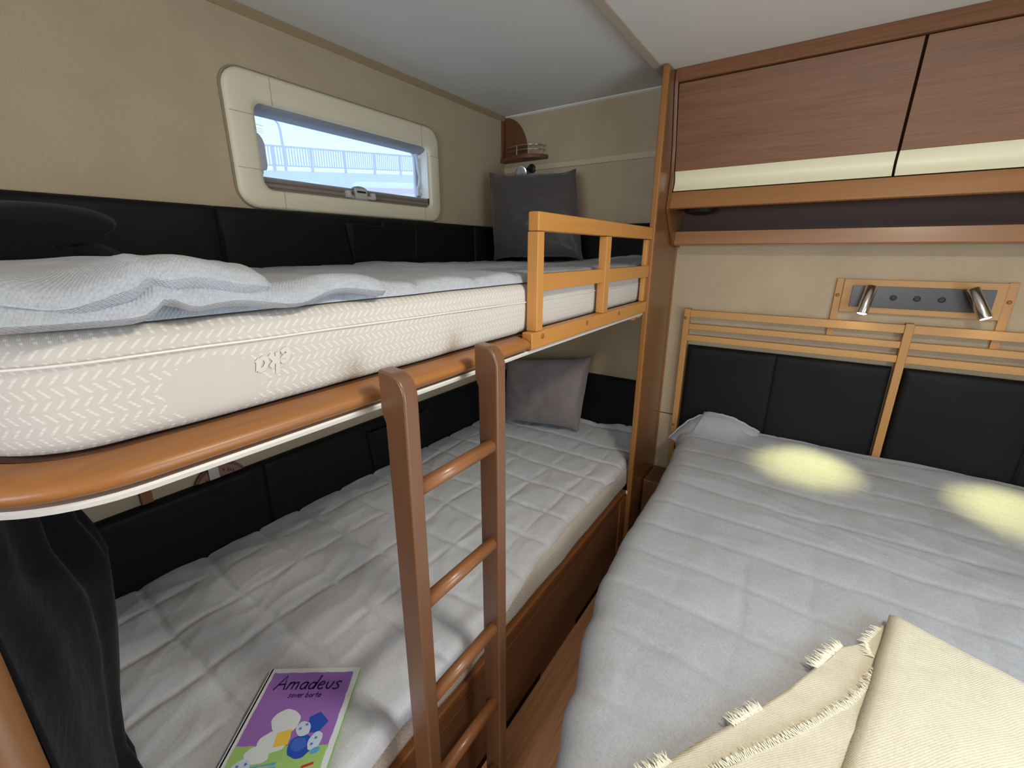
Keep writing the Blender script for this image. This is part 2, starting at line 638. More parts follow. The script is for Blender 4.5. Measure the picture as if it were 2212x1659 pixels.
obj('window_sash', m, W_['grey_dk'], win, smooth=False)
# blind cassette along the top
m = MB()
m.prism([(-0.034, 1.742), (0.004, 1.742), (0.006, 1.732), (-0.002, 1.722), (-0.012, 1.717), (-0.034, 1.712)], 'y', -1.253, -0.564)
obj('blind_cassette', m, W_['grey_dk'], win, bevel=0.002)
# bottom rail of the blind with ridges
m = MB()
m.prism([(-0.034, 1.504), (0.008, 1.504), (0.010, 1.513), (0.006, 1.516), (0.009, 1.519), (0.009, 1.527), (0.005, 1.530),
         (0.008, 1.533), (0.008, 1.540), (0.002, 1.545), (-0.034, 1.545)], 'y', -1.251, -0.566)
obj('blind_rail', m, W_['alu'], win)
m = MB().box(-0.03, 0.0095, -0.571, -0.566, 1.512, 1.545)
obj('rail_end', m, W_['black'], win)
# latch
la = MB()
la.box(0.006, 0.017, -0.937, -0.886, 1.511, 1.547)
for yc in (-0.966, -0.862):
    la.cyl((0.004, yc, 1.520), (0.026, yc, 1.520), 0.0075, 16)
    la.box(0.002, 0.024, yc - 0.007, yc + 0.007, 1.513, 1.535)
la.box(0.004, 0.013, -0.962, -0.938, 1.512, 1.522)
la.box(0.004, 0.013, -0.886, -0.866, 1.514, 1.524)
latch = obj('window_latch', la, W_['grey_pl'], win, bevel=0.002)
m = MB()
m.prism([(-0.944 + 0.03 * (1 - cos(pi * k / 10)), 1.543 + 0.011 * sin(pi * k / 10)) for k in range(11)], 'x', 0.004, 0.012)
m.prism([(-0.944 + 0.03 * (1 - cos(pi * k / 10)), 1.513 - 0.014 * sin(pi * k / 10)) for k in range(11)][::-1], 'x', 0.012, 0.019)
obj('finger_tab', m, W_['grey_dk'], latch)
m = MB().box(0.0165, 0.0185, -0.930, -0.893, 1.532, 1.538)
obj('latch_slot', m, W_['black'], latch)
# side stays
m = MB().prism([(-1.240, 1.556), (-1.226, 1.556), (-1.226, 1.567), (-1.215, 1.569), (-1.211, 1.58), (-1.211, 1.64), (-1.216, 1.655), (-1.227, 1.668), (-1.233, 1.664), (-1.236, 1.6), (-1.240, 1.590)], 'x', -0.040, -0.026)
obj('window_stay', m, plain('stay_grey', srgb(186, 188, 196), 0.5, 0.4), win, bevel=0.003)
m = MB().prism([(-0.592, 1.556), (-0.556, 1.556), (-0.553, 1.70), (-0.566, 1.722), (-0.60, 1.726), (-0.588, 1.700), (-0.583, 1.66), (-0.576, 1.63), (-0.581, 1.60), (-0.592, 1.585)], 'x', -0.040, -0.026)
st2 = obj('window_stay', m, plain('stay_grey', srgb(186, 188, 196), 0.5, 0.4), win, bevel=0.003)
m = MB().cyl((-0.027, -0.577, 1.705), (-0.02, -0.577, 1.705), 0.007, 16)
m.cyl((-0.027, -0.572, 1.575), (-0.02, -0.572, 1.575), 0.008, 16)
obj('stay_knob', m, W_['white'], st2)
# guide channel at the right jamb
obj('blind_guide', MB().box(-0.034, 0.012, -0.571, -0.566, 1.545, 1.735), W_['white'], win)
# printed marks on the pane
m = MB()
for k, (z, a, b) in enumerate(((1.694, -1.224, -1.198), (1.685, -1.222, -1.205), (1.680, -1.224, -1.200), (1.675, -1.222, -1.197))):
    y = a
    while y < b:
        w = random.uniform(0.0012, 0.003)
        m.box(-0.0455, -0.0452, y, y + w, z - (0.0011 if k else 0.0016), z)
        y += w + 0.0009
obj('printed_marking', m, W_['grey_pl'], win)

# added windows out of view, there to carry the daylight lamps
for nm, fr, lab in (('added_window_2', ((0.7, 2.3, YN - 0.02, YN - 0.012, 1.0, 1.65), 'y'), 'added unseen window in the rear wall behind the camera'),
                    ('added_window_3', ((XR + 0.012, XR + 0.02, -1.95, -0.95, 0.70, 1.45), 'x'), 'added unseen window in the right wall beside the double bed')):
    b = fr[0]
    w = thing(nm, lab, 'window', ((b[0] + b[1]) / 2, (b[2] + b[3]) / 2, 1.0))
    w['kind'] = 'structure'
    obj('glass_pane', MB().box(*b), W_['glass'], w)
    if fr[1] == 'y':
        f = MB().box(0.66, 2.34, YN, YN + 0.015, 0.95, 1.0).box(0.66, 2.34, YN, YN + 0.015, 1.65, 1.70).box(0.66, 0.7, YN, YN + 0.015, 1.0, 1.65).box(2.3, 2.34, YN, YN + 0.015, 1.0, 1.65)
    else:
        f = MB().box(XR - 0.015, XR, -1.99, -0.91, 0.66, 0.70).box(XR - 0.015, XR, -1.99, -0.91, 1.45, 1.49).box(XR - 0.015, XR, -1.99, -1.95, 0.70, 1.45).box(XR - 0.015, XR, -0.95, -0.91, 0.70, 1.45)
    obj('window_frame', f, W_['cream'], w)

# ceiling lamp over the bed, behind the camera
lampc = thing('ceiling_lamp', 'round flush ceiling lamp over the double bed', 'lamp', (1.80, -1.45, 1.90))
obj('lamp_body', MB().lathe((1.80, -1.45, 1.93), (0, 0, -1), [(0, 0.13), (0.02, 0.13), (0.026, 0.124)], 32), W_['white'], lampc, smooth=False)
obj('diffuser', MB().lathe((1.80, -1.45, 1.9045), (0, 0, -1), [(0, 0.118), (0.004, 0.116), (0.008, 0.10)], 32), W_['ceil_lens'], lampc)
ld = bpy.data.lights.new('ceiling_lamp_light', 'AREA')
ld.shape = 'DISK'
ld.size = 0.22
ld.energy = 11.5
ld.color = (1.0, 0.90, 0.74)
lo = bpy.data.objects.new('ceiling_lamp_light', ld)
COL.objects.link(lo)
lo.parent = lampc
lo.location = (0, 0, -0.006)


# ================================================================== PADDED LEATHER PANELS
def padded(name, O, U, V, N, w, h, t, seams, mat, parent=None, edge=0.016, groove=0.007, seed=0.0, double=0.0):
    O, U, V, N = Vector(O), Vector(U), Vector(V), Vector(N)
    us = {0.0, w}
    n = max(8, int(w / 0.02))
    us |= {w * i / n for i in range(n + 1)}
    for e in (0.001, 0.003, 0.006, 0.010, 0.016):
        us |= {e, w - e}
    for s in seams:
        us |= {s + d for d in (-0.018, -0.012, -0.008, -0.005, -0.003, -0.0015, 0, 0.0015, 0.003, 0.005, 0.008, 0.012, 0.018)}
    us = sorted(u for u in us if 0 <= u <= w)
    vs = {0.0, h}
    n = max(6, int(h / 0.02))
    vs |= {h * i / n for i in range(n + 1)}
    for e in (0.001, 0.003, 0.006, 0.010, 0.016):
        vs |= {e, h - e}
    vs = sorted(v for v in vs if 0 <= v <= h)

    def ht(u, v):
        d = min(u, w - u, v, h - v)
        q = min(1.0, d / edge)
        hh = t * (0.35 + 0.65 * sqrt(max(0, 1 - (1 - q) ** 2)))
        for s in seams:
            hh -= groove * exp(-((u - s) / 0.0045) ** 2) + 0.5 * groove * exp(-((u - s) / 0.02) ** 2)
        hh += 0.0016 * nz(u, v, seed, 7) * q
        return hh
    rows = [[O + U * u + V * v + N * ht(u, v) for v in vs] for u in us]
    mb = MB().grid(rows)
    # skirt
    loop = [(us[0], v) for v in vs] + [(u, vs[-1]) for u in us[1:]] + [(us[-1], v) for v in vs[::-1][1:]] + [(u, vs[0]) for u in us[::-1][1:-1]]
    top = [O + U * u + V * v + N * ht(u, v) for u, v in loop]
    bot = [O + U * u + V * v for u, v in loop]
    mb.grid([top + [top[0]], bot + [bot[0]]])
    return obj(name, mb, mat, parent, smooth=True)


def stitches(mb, s, O, U, V, N, h, t, off):
    O, U, V, N = Vector(O), Vector(U), Vector(V), Vector(N)
    for sg in (-1, 1):
        pts = [O + U * (s + sg * off) + V * (h * k / 8.0) + N * t for k in range(9)]
        mb.tube(pts, 0.0009, 6)


up_l = thing('padded_panel', 'long black leather panel on the wall under the small window', 'wall panel', (0.015, -0.99, 1.17))
padded('leather_pad', (0.0005, -1.97, 1.17), (0, 1, 0), (0, 0, 1), (1, 0, 0), 1.965, 0.283, 0.03, [0.57, 1.13, 1.68], W_['leather'], up_l, seed=1)


def pocket(parent, y0, y1, z0, z1, x0, open_=0.018):
    """leather pocket with a gusset that stands open at the top"""
    p = MB()
    rows = []
    nz_, ny_ = 10, 14
    for i in range(nz_ + 1):
        t = i / nz_
        z = lerp(z0, z1, t)
        row = []
        for j in range(ny_ + 1):
            u = j / ny_
            y = lerp(y0, y1, u)
            sag = 0.006 * sin(pi * u) * t
            row.append((x0 + 0.005 + open_ * t ** 1.3 * (1 - 0.35 * u) + 0.003 * nz(y, z, 3, 20), y, z - sag))
        rows.append(row)
    p.grid(rows)
    for j, y in ((0, y0), (ny_, y1)):
        side = []
        for i in range(nz_ + 1):
            q = rows[i][j]
            side.append([q, (x0 + 0.003, q[1] - (0.02 * (i / nz_) if j == 0 else -0.002), q[2])])
        p.grid(side)
    pk = obj('storage_pocket', p, W_['leather'], parent, smooth=False, solid=0.0022)
    s = MB().tube([rows[nz_][j] for j in range(ny_ + 1)], 0.0016, 6)
    s.tube([rows[i][0] for i in range(nz_ + 1)], 0.0012, 6)
    s.tube([rows[i][ny_] for i in range(nz_ + 1)], 0.0012, 6)
    obj('pocket_piping', s, W_['black'], pk)
    return pk


pocket(up_l, -0.985, -0.685, 1.302, 1.427, 0.0312, 0.013)
up_f = thing('padded_panel', 'short black leather panel behind the charcoal cushion at the top bunk end', 'wall panel', (0.45, -0.015, 1.17))
padded('leather_pad', (0.034, -0.0005, 1.17), (1, 0, 0), (0, 0, 1), (0, -1, 0), 0.834, 0.284, 0.028, [0.42], W_['leather'], up_f, seed=2)
lo_l = thing('padded_panel', 'long black leather panel on the wall along the lower bunk', 'wall panel', (0.015, -0.99, 0.345))
padded('leather_pad', (0.0005, -1.97, 0.345), (0, 1, 0), (0, 0, 1), (1, 0, 0), 1.965, 0.337, 0.03, [0.57, 1.13, 1.68], W_['leather'], lo_l, seed=3)
pocket(lo_l, -0.985, -0.685, 0.485, 0.652, 0.0312, 0.014)
lo_f = thing('padded_panel', 'short black leather panel right of the grey cushion in the lower bunk', 'wall panel', (0.45, -0.015, 0.345))
padded('leather_pad', (0.034, -0.0005, 0.345), (1, 0, 0), (0, 0, 1), (0, -1, 0), 0.834, 0.400, 0.026, [0.42], W_['leather'], lo_f, seed=4)

# ================================================================== PARTITION POST
pa = thing('partition_panel', 'tall brown wooden partition between the bunks and the double bed', 'partition', (0.879, -0.16, 0))
m = MB().box(0.870, 0.8885, -0.312, -0.0005, 0.0005, 1.922)
obj('panel', m, W_['post'], pa, bevel=0.001)
m = MB().box(0.868, 0.8895, -0.330, -0.312, 0.0005, 1.924)
obj('edge_strip', m, W_['post_edge'], pa, bevel=0.004, seg=3)
m = MB().box(0.8885, 0.892, -0.012, -0.0005, 0.0005, 1.36)
obj('corner_bead', m, W_['post_edge'], pa)
m = MB()
for z in (1.245, 1.05):
    m.cyl((0.888, -0.322, z), (0.8905, -0.322, z), 0.0035, 12)
obj('plug', m, W_['screw'], pa)

# ================================================================== OVERHEAD CABINET
CX0, CX1 = 0.8905, XR - 0.001
cab = thing('overhead_cabinet', 'brown wooden overhead cabinet with pale handle strips above the double bed', 'cabinet', (1.65, -0.12, 1.36))
m = MB()
m.prism([(-0.0005, 1.9285), (-0.244, 1.9285), (-0.244, 1.88), (-0.180, 1.60), (-0.172, 1.55), (-0.0005, 1.55)], 'x', CX0 + 0.02, CX1)
obj('carcass', m, W_['gap'], cab)
m = MB().prism([(-0.244, 1.9295), (-0.258, 1.9295), (-0.258, 1.889), (-0.240, 1.887)], 'x', CX0 + 0.011, CX1)
obj('cornice', m, W_['walnut_x'], cab, bevel=0.001)
# shaped cheek next to the partition
m = MB()
cheek = [(-0.0005, 1.9285), (-0.258, 1.9285), (-0.258, 1.884), (-0.213, 1.70), (-0.202, 1.60), (-0.221, 1.488), (-0.103, 1.362), (-0.0005, 1.352)]
obj('side_cheek', MB().prism(cheek, 'x', CX0 - 0.0005, CX0 + 0.011), W_['post'], cab, bevel=0.001)


def cab_door(x0, x1):
    # curved door leaf: profile in y,z
    prof = [(-0.253, 1.884), (-0.246, 1.84), (-0.236, 1.79), (-0.224, 1.74), (-0.211, 1.68), (-0.201, 1.618)]
    back = [(y + 0.014, z) for y, z in prof[::-1]]
    d = obj('door', MB().prism(prof + back, 'x', x0, x1), W_['walnut_x'], cab, bevel=0.001)
    hp = [(-0.2015, 1.6175)] + [(-0.2005 + 0.0135 * sin(pi * (k / 14)) ** 0.8, lerp(1.6165, 1.552, k / 14)) for k in range(1, 14)] + [(-0.199, 1.551)]
    hb = [(-0.184, 1.551), (-0.172, 1.575), (-0.172, 1.600), (-0.186, 1.6175)]
    obj('handle_strip', MB().prism(hp + hb, 'x', x0, x1), W_['cream_hi'], d, bevel=0.0004, label='pale cream recessed handle strip along the lower edge')


cab_door(0.9045, 1.5345)
cab_door(1.5415, 2.175)
cab_door(2.182, CX1 - 0.002)
m = MB().prism([(-0.176, 1.547), (-0.205, 1.547), (-0.219, 1.492), (-0.213, 1.488), (-0.190, 1.488)], 'x', CX0 + 0.011, CX1)
obj('valance', m, W_['walnut_xl'], cab, bevel=0.0015)
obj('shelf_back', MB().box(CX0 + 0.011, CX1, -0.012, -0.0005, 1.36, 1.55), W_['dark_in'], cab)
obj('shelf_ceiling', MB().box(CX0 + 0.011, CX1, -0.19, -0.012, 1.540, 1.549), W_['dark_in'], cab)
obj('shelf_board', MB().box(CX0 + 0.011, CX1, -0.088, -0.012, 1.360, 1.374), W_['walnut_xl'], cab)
obj('shelf_rail', MB().prism([(-0.086, 1.412), (-0.098, 1.412), (-0.103, 1.366), (-0.099, 1.361), (-0.086, 1.361)], 'x', CX0 + 0.011, CX1), W_['walnut_xl'], cab, bevel=0.0015)
m = MB().lathe((0.985, -0.088, 1.5398), (0, 0, -1), [(0, 0.058), (0.050, 0.060), (0.060, 0.052), (0.066, 0.03)], 32)
tag(obj('speaker', m, W_['black'], smooth=False), 'round black speaker under the cabinet above the open shelf', 'speaker')

# ================================================================== HEADBOARD
hb = thing('headboard', 'pale birch headboard of slats and black leather panels behind the double bed', 'headboard', (1.69, -0.02, 0.30))
for x0, x1 in ((0.957, 0.981), (1.677, 1.701), (2.404, 2.428)):
    obj('upright', MB().box(x0, x1, -0.036, -0.004, 0.30, 1.104), W_['head_z'], hb, bevel=0.002)
for x0, x1 in ((0.981, 1.677), (1.701, 2.404)):
    for z0, z1 in ((1.070, 1.099), (1.018, 1.041), (0.968, 0.993)):
        obj('slat', MB().box(x0, x1, -0.032, -0.012, z0, z1), W_['head_x'], hb, bevel=0.0015)
    w = x1 - x0 - 0.008
    padded('leather_cushion', (x0 + 0.004, -0.006, 0.36), (1, 0, 0), (0, 0, 1), (0, -1, 0), w, 0.588, 0.028, [w * 0.485], W_['leather'], hb, edge=0.022, groove=0.004, seed=x0)
for x, z in ((0.966, 1.065), (0.966, 0.575), (2.416, 1.065)):
    obj('screw_cap', MB().lathe((x, -0.036, z), (0, -1, 0), [(0, 0.0065), (0.002, 0.006), (0.0035, 0.003)], 14), W_['screw'], hb)

# reading lamp board on the wall above
lb = thing('reading_lamp_board', 'birch board with steel plate and two lit spotlights above the headboard', 'lamp', (1.69, -0.015, 1.05))
for x0, x1 in ((1.464, 1.486), (1.894, 1.917)):
    obj('upright', MB().box(x0, x1, -0.0112, -0.0005, 1.03, 1.246), W_['head_z'], lb, bevel=0.0015)
obj('backboard', MB().box(1.486, 1.894, -0.016, -0.003, 1.130, 1.244), W_['head_x'], lb, bevel=0.0015)
for x in (1.474, 1.906):
    obj('screw_cap', MB().lathe((x, -0.0112, 1.187), (0, -1, 0), [(0, 0.0065), (0.002, 0.006), (0.0035, 0.003)], 14), W_['screw'], lb)
pl = obj('steel_plate', MB().box(1.512, 1.871, -0.0195, -0.016, 1.150, 1.2225), W_['plate'], lb, bevel=0.0008)
for x in (1.629, 1.690, 1.751):
    obj('switch_button', MB().lathe((x, -0.0195, 1.186), (0, -1, 0), [(0, 0.0095), (0.003, 0.0095), (0.0035, 0.0075), (0.0015, 0.0068)], 20), W_['black'], pl)


def spot(top, bot):
    top, bot = Vector(top), Vector(bot)
    d = (bot - top).normalized()
    L = (bot - top).length
    s = obj('spotlight', MB().lathe(top, d, [(0, 0.014), (0.002, 0.0165), (L - 0.004, 0.0168), (L, 0.0160), (L, 0.0125), (L - 0.004, 0.0115)], 28), W_['chrome'], lb, smooth=False)
    for p in s.data.polygons:
        p.use_smooth = len(p.vertices) == 4
    mid = top + d * L * 0.5
    obj('swivel_arm', MB().cyl((mid.x, -0.019, mid.z), (mid.x, mid.y + 0.012, mid.z), 0.006, 14), W_['chrome'], s)
    obj('lamp_lens', MB().lathe(bot - d * 0.002, d, [(0, 0.0135), (0.002, 0.0133), (0.004, 0.009)], 20), W_['lens'], s)
    li = bpy.data.lights.new('spotlight_beam', 'SPOT')
    li.energy = 24.0
    li.color = (1.0, 0.93, 0.36)
    li.spot_size = math.radians(40)
    li.spot_blend = 1.0
    li.shadow_soft_size = 0.01
    o = bpy.data.objects.new('spotlight_beam', li)
    COL.objects.link(o)
    o.parent = lb
    o.location = bot + d * 0.006 - ORG[lb]
    return s, o


s1, l1 = spot((1.561, -0.062, 1.226), (1.549, -0.085, 1.134))
l1.rotation_euler = (Vector((1.484, -0.245, 0.61)) - Vector((1.549, -0.085, 1.134))).to_track_quat('-Z', 'Y').to_euler()
s2, l2 = spot((1.806, -0.062, 1.228), (1.848, -0.088, 1.142))
l2.rotation_euler = (Vector((2.006, -0.25, 0.61)) - Vector((1.848, -0.088, 1.142))).to_track_quat('-Z', 'Y').to_euler()

# ================================================================== DOUBLE BED
EDGE = [(-1.97, 1.33), (-1.80, 1.262), (-1.602, 1.190), (-1.442, 1.150), (-1.288, 1.110), (-1.134, 1.080), (-0.929, 1.066), (-0.676, 1.062), (-0.45, 1.048), (-0.25, 1.028), (-0.15, 1.005), (-0.05, 1.02)]


def edge_x(y):
    return pw(y, EDGE)


bedpoly = [(max(edge_x(y), 1.045) + 0.035, y) for y in (-0.045, -0.3, -0.6, -0.9, -1.1, -1.3, -1.5, -1.7, -1.93)] + [(2.43, -1.93), (2.43, -0.045)]
bed = thing('double_bed', 'double bed with the quilted light grey bedspread', 'bed', (1.75, -1.0, 0))
obj('bed_base', MB().prism(bedpoly, 'z', 0.0005, 0.36), W_['dark_y'], bed, bevel=0.003)
obj('bed_mattress', MB().prism(bedpoly, 'z', 0.361, 0.575), W_['mattress'], bed, bevel=0.02)


def quilt_h(a, b, sa, sb, T, w=0.0055):
    wa = a + 0.018 * nz(a, b, 11.3, 4) + 0.006 * nz(a, b, 5.1, 13)
    wb = b + 0.018 * nz(a, b, 21.7, 4) + 0.006 * nz(a, b, 8.4, 13)
    da = abs((wa / sa) - round(wa / sa)) * sa
    db = abs((wb / sb) - round(wb / sb)) * sb
    ka = 0.55 + 0.9 * max(-0.5, nz(a, b, 31.0, 2.2))
    ga = ka * (0.62 * exp(-(da / w) ** 1.5) + 0.38 * exp(-da / 0.032))
    gb = 0.62 * exp(-(db / w) ** 1.5) + 0.38 * exp(-db / 0.032)
    return T * (1 - max(ga, gb))


# bedspread
ys = []
y = -0.042
while y > -1.96:
    ys.append(y)
    y -= 0.0085
rows = []
for y in ys:
    ex = edge_x(y) + 0.002 * nz(y, 0, 5, 22)
    row = []
    # side drop
    for k, z in enumerate((0.24, 0.28, 0.33, 0.38, 0.43, 0.48, 0.52)):
        row.append((ex + 0.012 + 0.010 * (0.52 - z) + 0.0035 * nz(y * 6, z * 9, 2), y, z))
    for a in (10, 28, 46, 64, 80):
        r = 0.055
        ar = math.radians(a)
        row.append((ex + r * (1 - cos(ar)) + 0.002, y, 0.545 + r * sin(ar) + 0.0020 * (1 - exp(-abs(((y + 1.03) / 0.138) - round((y + 1.03) / 0.138)) * 12)) - 0.003))
    row.append((ex + 0.07, y, 0.60))
    rows.append(row)
# same column count in each row
rows2 = []
for r in rows:
    fixed, top = r[:12], r[12:]
    x0, x1 = top[0][0], 2.43
    N_ = 165
    out = list(fixed)
    for i in range(N_):
        x = lerp(x0, x1, i / (N_ - 1))
        yy = r[0][1]
        z = 0.598 + quilt_h(x - 1.375, yy + 1.03, 0.140, 0.138, 0.0045, 0.005)
        z += 0.004 * nz(x, yy, 1.7, 5) + 0.0022 * nz(x, yy, 3.1, 14) + 0.0016 * max(0, 1 - abs(nz(x * 0.7 + yy * 0.5, yy * 1.3, 6.6, 6)) * 3) ** 3
        z += 0.052 * exp(-((yy + 0.04) / 0.085) ** 2) * exp(-((x - 1.15) / 0.11) ** 4)
        z += 0.014 * exp(-((yy + 0.04) / 0.09) ** 2)
        out.append((x, yy, z))
    rows2.append(out)
bs = obj('bedspread', MB().grid(rows2), W_['spread'], bed, smooth=True)
# hemmed corner turned up by the left end of the headboard
hem = [(0.978, -0.150, 0.552), (1.003, -0.112, 0.586), (1.035, -0.078, 0.622), (1.075, -0.056, 0.649), (1.120, -0.049, 0.664), (1.165, -0.048, 0.669), (1.215, -0.048, 0.662), (1.265, -0.048, 0.642), (1.310, -0.048, 0.624)]
inn = [(1.030, -0.205, 0.556), (1.052, -0.175, 0.590), (1.080, -0.150, 0.608), (1.110, -0.128, 0.622), (1.145, -0.112, 0.631), (1.180, -0.105, 0.634), (1.220, -0.100, 0.630), (1.265, -0.095, 0.618), (1.310, -0.090, 0.605)]
fr = []
for i in range(len(hem) * 4 - 3):
    k, f_ = min(i // 4, len(hem) - 2), (i / 4) - min(i // 4, len(hem) - 2)
    a_, b_ = Vector(hem[k]).lerp(Vector(hem[k + 1]), f_), Vector(inn[k]).lerp(Vector(inn[k + 1]), f_)
    fr.append([a_.lerp(b_, j / 6) + Vector((0, 0, 0.004 * sin(pi * j / 6) + 0.0015 * sin(i * 1.7) * (1 - j / 6))) for j in range(7)])
obj('spread_corner', MB().grid(fr), W_['spread'], bs, smooth=True, solid=0.006)
obj('corner_hem', MB().tube([r_[0] + Vector((0, 0, -0.002)) for r_ in fr], 0.0055, 8), W_['spread'], bs, smooth=True)

tag(obj('bedside_ledge', MB().box(0.892, 0.965, -0.175, -0.003, 0.12, 0.335), W_['ladder_z'], bevel=0.006), 'small brown wooden ledge between partition and double bed', 'ledge')


# ------------------------------------------------------------------ cream throw
def sheet(mb, A, B, nu, nv, z0, zf=None, amp=0.004, seed=0.0):
    """cloth between two polylines A and B (xy), lying at z0"""
    def samp(P, t):
        s = t * (len(P) - 1)
        i = min(int(s), len(P) - 2)
        return Vector(P[i]).lerp(Vector(P[i + 1]), s - i)
    rows = []
    for i in range(nu + 1):
        a, b = samp(A, i / nu), samp(B, i / nu)
        row = []
        for j in range(nv + 1):
            p = a.lerp(b, j / nv)
            z = z0 + amp * nz(p.x, p.y, seed, 9) + amp * 0.5 * nz(p.x, p.y, seed + 5, 24)
            if zf:
                z += zf(i / nu, j / nv)
            row.append((p.x, p.y, z))
        rows.append(row)
    mb.grid(rows)
    return rows


th = thing('throw_blanket', 'cream cotton throw with frayed edges folded on the grey bedspread', 'throw', (1.75, -1.5, 0.61))
m = MB()
outer = [(1.622, -1.007), (1.590, -1.085), (1.553, -1.118), (1.512, -1.200), (1.474, -1.275), (1.438, -1.335), (1.402, -1.392), (1.364, -1.452), (1.318, -1.530), (1.24, -1.66)]
foldl = [(1.640, -0.990), (1.625, -1.05), (1.607, -1.12), (1.595, -1.18), (1.580, -1.25), (1.567, -1.30), (1.552, -1.36), (1.535, -1.43), (1.515, -1.52), (1.47, -1.70)]
r1 = sheet(m, outer, [(p[0] + 0.06, p[1] - 0.01) for p in foldl], 70, 26, 0.6225, lambda u, v: 0.004 * v, 0.004, 1)
obj('under_layer', m, W_['throw'], th, smooth=True, solid=0.004)
m = MB()
inner = [(1.600, -1.155), (1.588, -1.195), (1.563, -1.245), (1.53, -1.295), (1.49, -1.352), (1.445, -1.412), (1.404, -1.466), (1.345, -1.55), (1.27, -1.68)]
foldb = [(1.625, -1.15), (1.615, -1.20), (1.60, -1.26), (1.587, -1.31), (1.572, -1.37), (1.555, -1.44), (1.535, -1.52), (1.51, -1.60), (1.48, -1.72)]
r2 = sheet(m, inner, foldb, 60, 20, 0.6305, lambda u, v: 0.003 * v, 0.003, 2)
obj('middle_layer', m, W_['throw'], th, smooth=True, solid=0.004)
m = MB()
ra = [(1.634, -0.978), (1.640, -1.0), (1.70, -1.10), (1.85, -1.45), (1.98, -1.90)]
left = [(1.636, -0.976), (1.620, -1.05), (1.603, -1.12), (1.587, -1.20), (1.567, -1.28), (1.548, -1.36), (1.530, -1.43), (1.50, -1.54), (1.45, -1.72)]
right = [(1.642, -0.981), (1.72, -1.05), (1.81, -1.12), (1.91, -1.20), (2.02, -1.30), (2.12, -1.40), (2.22, -1.52), (2.27, -1.62), (2.30, -1.75)]
# top sheet: fold edge on the left, upper edge running off to the right
topL = [(1.635, -0.977)] + left[1:]


def tsheet(mb):
    rows = []
    NU, NV = 50, 50
    P00, P10 = Vector((1.635, -0.977)), Vector((2.33, -1.250))     # along the upper edge
    for i in range(NV + 1):
        t = i / NV
        s = t * (len(topL) - 1)
        k = min(int(s), len(topL) - 2)
        a = Vector(topL[k]).lerp(Vector(topL[k + 1]), s - k)
        row = []
        for j in range(NU + 1):
            u = j / NU
            p = a + (P10 - P00) * u + Vector((0, -0.006 * sin(pi * u)))
            z = 0.6425 + 0.004 * nz(p.x, p.y, 4, 6) + 0.0015 * nz(p.x, p.y, 9, 30)
            e = min(u / 0.02, 1.0)
            z -= 0.008 * (1 - sqrt(max(0, 1 - (1 - e) ** 2)))
            et = min(t / 0.02, 1.0)
            z -= 0.008 * (1 - sqrt(max(0, 1 - (1 - et) ** 2)))
            row.append((p.x, p.y, z))
        rows.append(row)
    mb.grid(rows)
    return rows


tsheet(m)
obj('top_layer', m, W_['throw'], th, smooth=True, solid=0.006)


def fringe(mb, pts, z, n, ln, dirv):
    for k in range(n):
        s = k / n * (len(pts) - 1)
        i = min(int(s), len(pts) - 2)
        p = Vector(pts[i]).lerp(Vector(pts[i + 1]), s - i)
        d = Vector(dirv).normalized()
        a = random.uniform(-0.5, 0.5)
        d = Vector((d.x * cos(a) - d.y * sin(a), d.x * sin(a) + d.y * cos(a)))
        L = ln * random.uniform(0.6, 1.2)
        q = [(p.x - d.x * 0.004, p.y - d.y * 0.004, z), (p.x + d.x * L * 0.5, p.y + d.y * L * 0.5, z + 0.002 * random.random()),
             (p.x + d.x * L + random.uniform(-0.003, 0.003), p.y + d.y * L, z - 0.003 + 0.004 * random.random())]
        mb.tube(q, 0.0009, 5, True, [0.0012, 0.0010, 0.0005])


m = MB()
fringe(m, [(1.553, -1.112), (1.512, -1.198)], 0.6225, 60, 0.016, (-1, 0.6))
obj('fringe', m, W_['fringe'], th, label='frayed cream thread fringe')
m = MB()
fringe(m, [(1.440, -1.333), (1.405, -1.390)], 0.6225, 44, 0.016, (-1, 0.6))
obj('fringe', m, W_['fringe'], th, label='frayed cream thread fringe')
m = MB()
fringe(m, [(1.338, -1.497), (1.31, -1.545)], 0.6225, 36, 0.016, (-1, 0.6))
obj('fringe', m, W_['fringe'], th, label='frayed cream thread fringe')
m = MB()
fringe(m, inner[:-1], 0.6315, 150, 0.010, (-1, 0.6))
obj('fringe', m, W_['fringe'], th, label='frayed cream thread fringe')
m = MB()
fringe(m, [(1.615, -1.03), (1.59, -1.085), (1.598, -1.12)], 0.627, 34, 0.011, (-1, 0.2))
obj('fringe', m, W_['fringe'], th, label='frayed cream thread fringe')

# ================================================================== UPPER BUNK
FX = 0.846        # straight front of the bunk board


def fx_at(y):
    return FX + 0.008 * max(0.0, min(1.0, (-1.15 - y) / 0.3))


def front_curve(off, n=14, xe=0.004):
    """plan outline of the bunk: straight front then a rounded near corner; off = outward offset"""
    pts = [(FX + off, -0.333)]
    y = -0.36
    while y > -1.875:
        pts.append((fx_at(y) + off, y))
        y -= 0.03
    r = 0.10
    cx, cy = FX + 0.008 - r, -1.88
    for k in range(n + 1):
        a = math.radians(-90.0 * k / n)
        pts.append((cx + (r + off) * cos(a), cy + (r + off) * sin(a)))
    pts.append((0.35, cy - r - off))
    pts.append((xe, cy - r - off))
    return pts


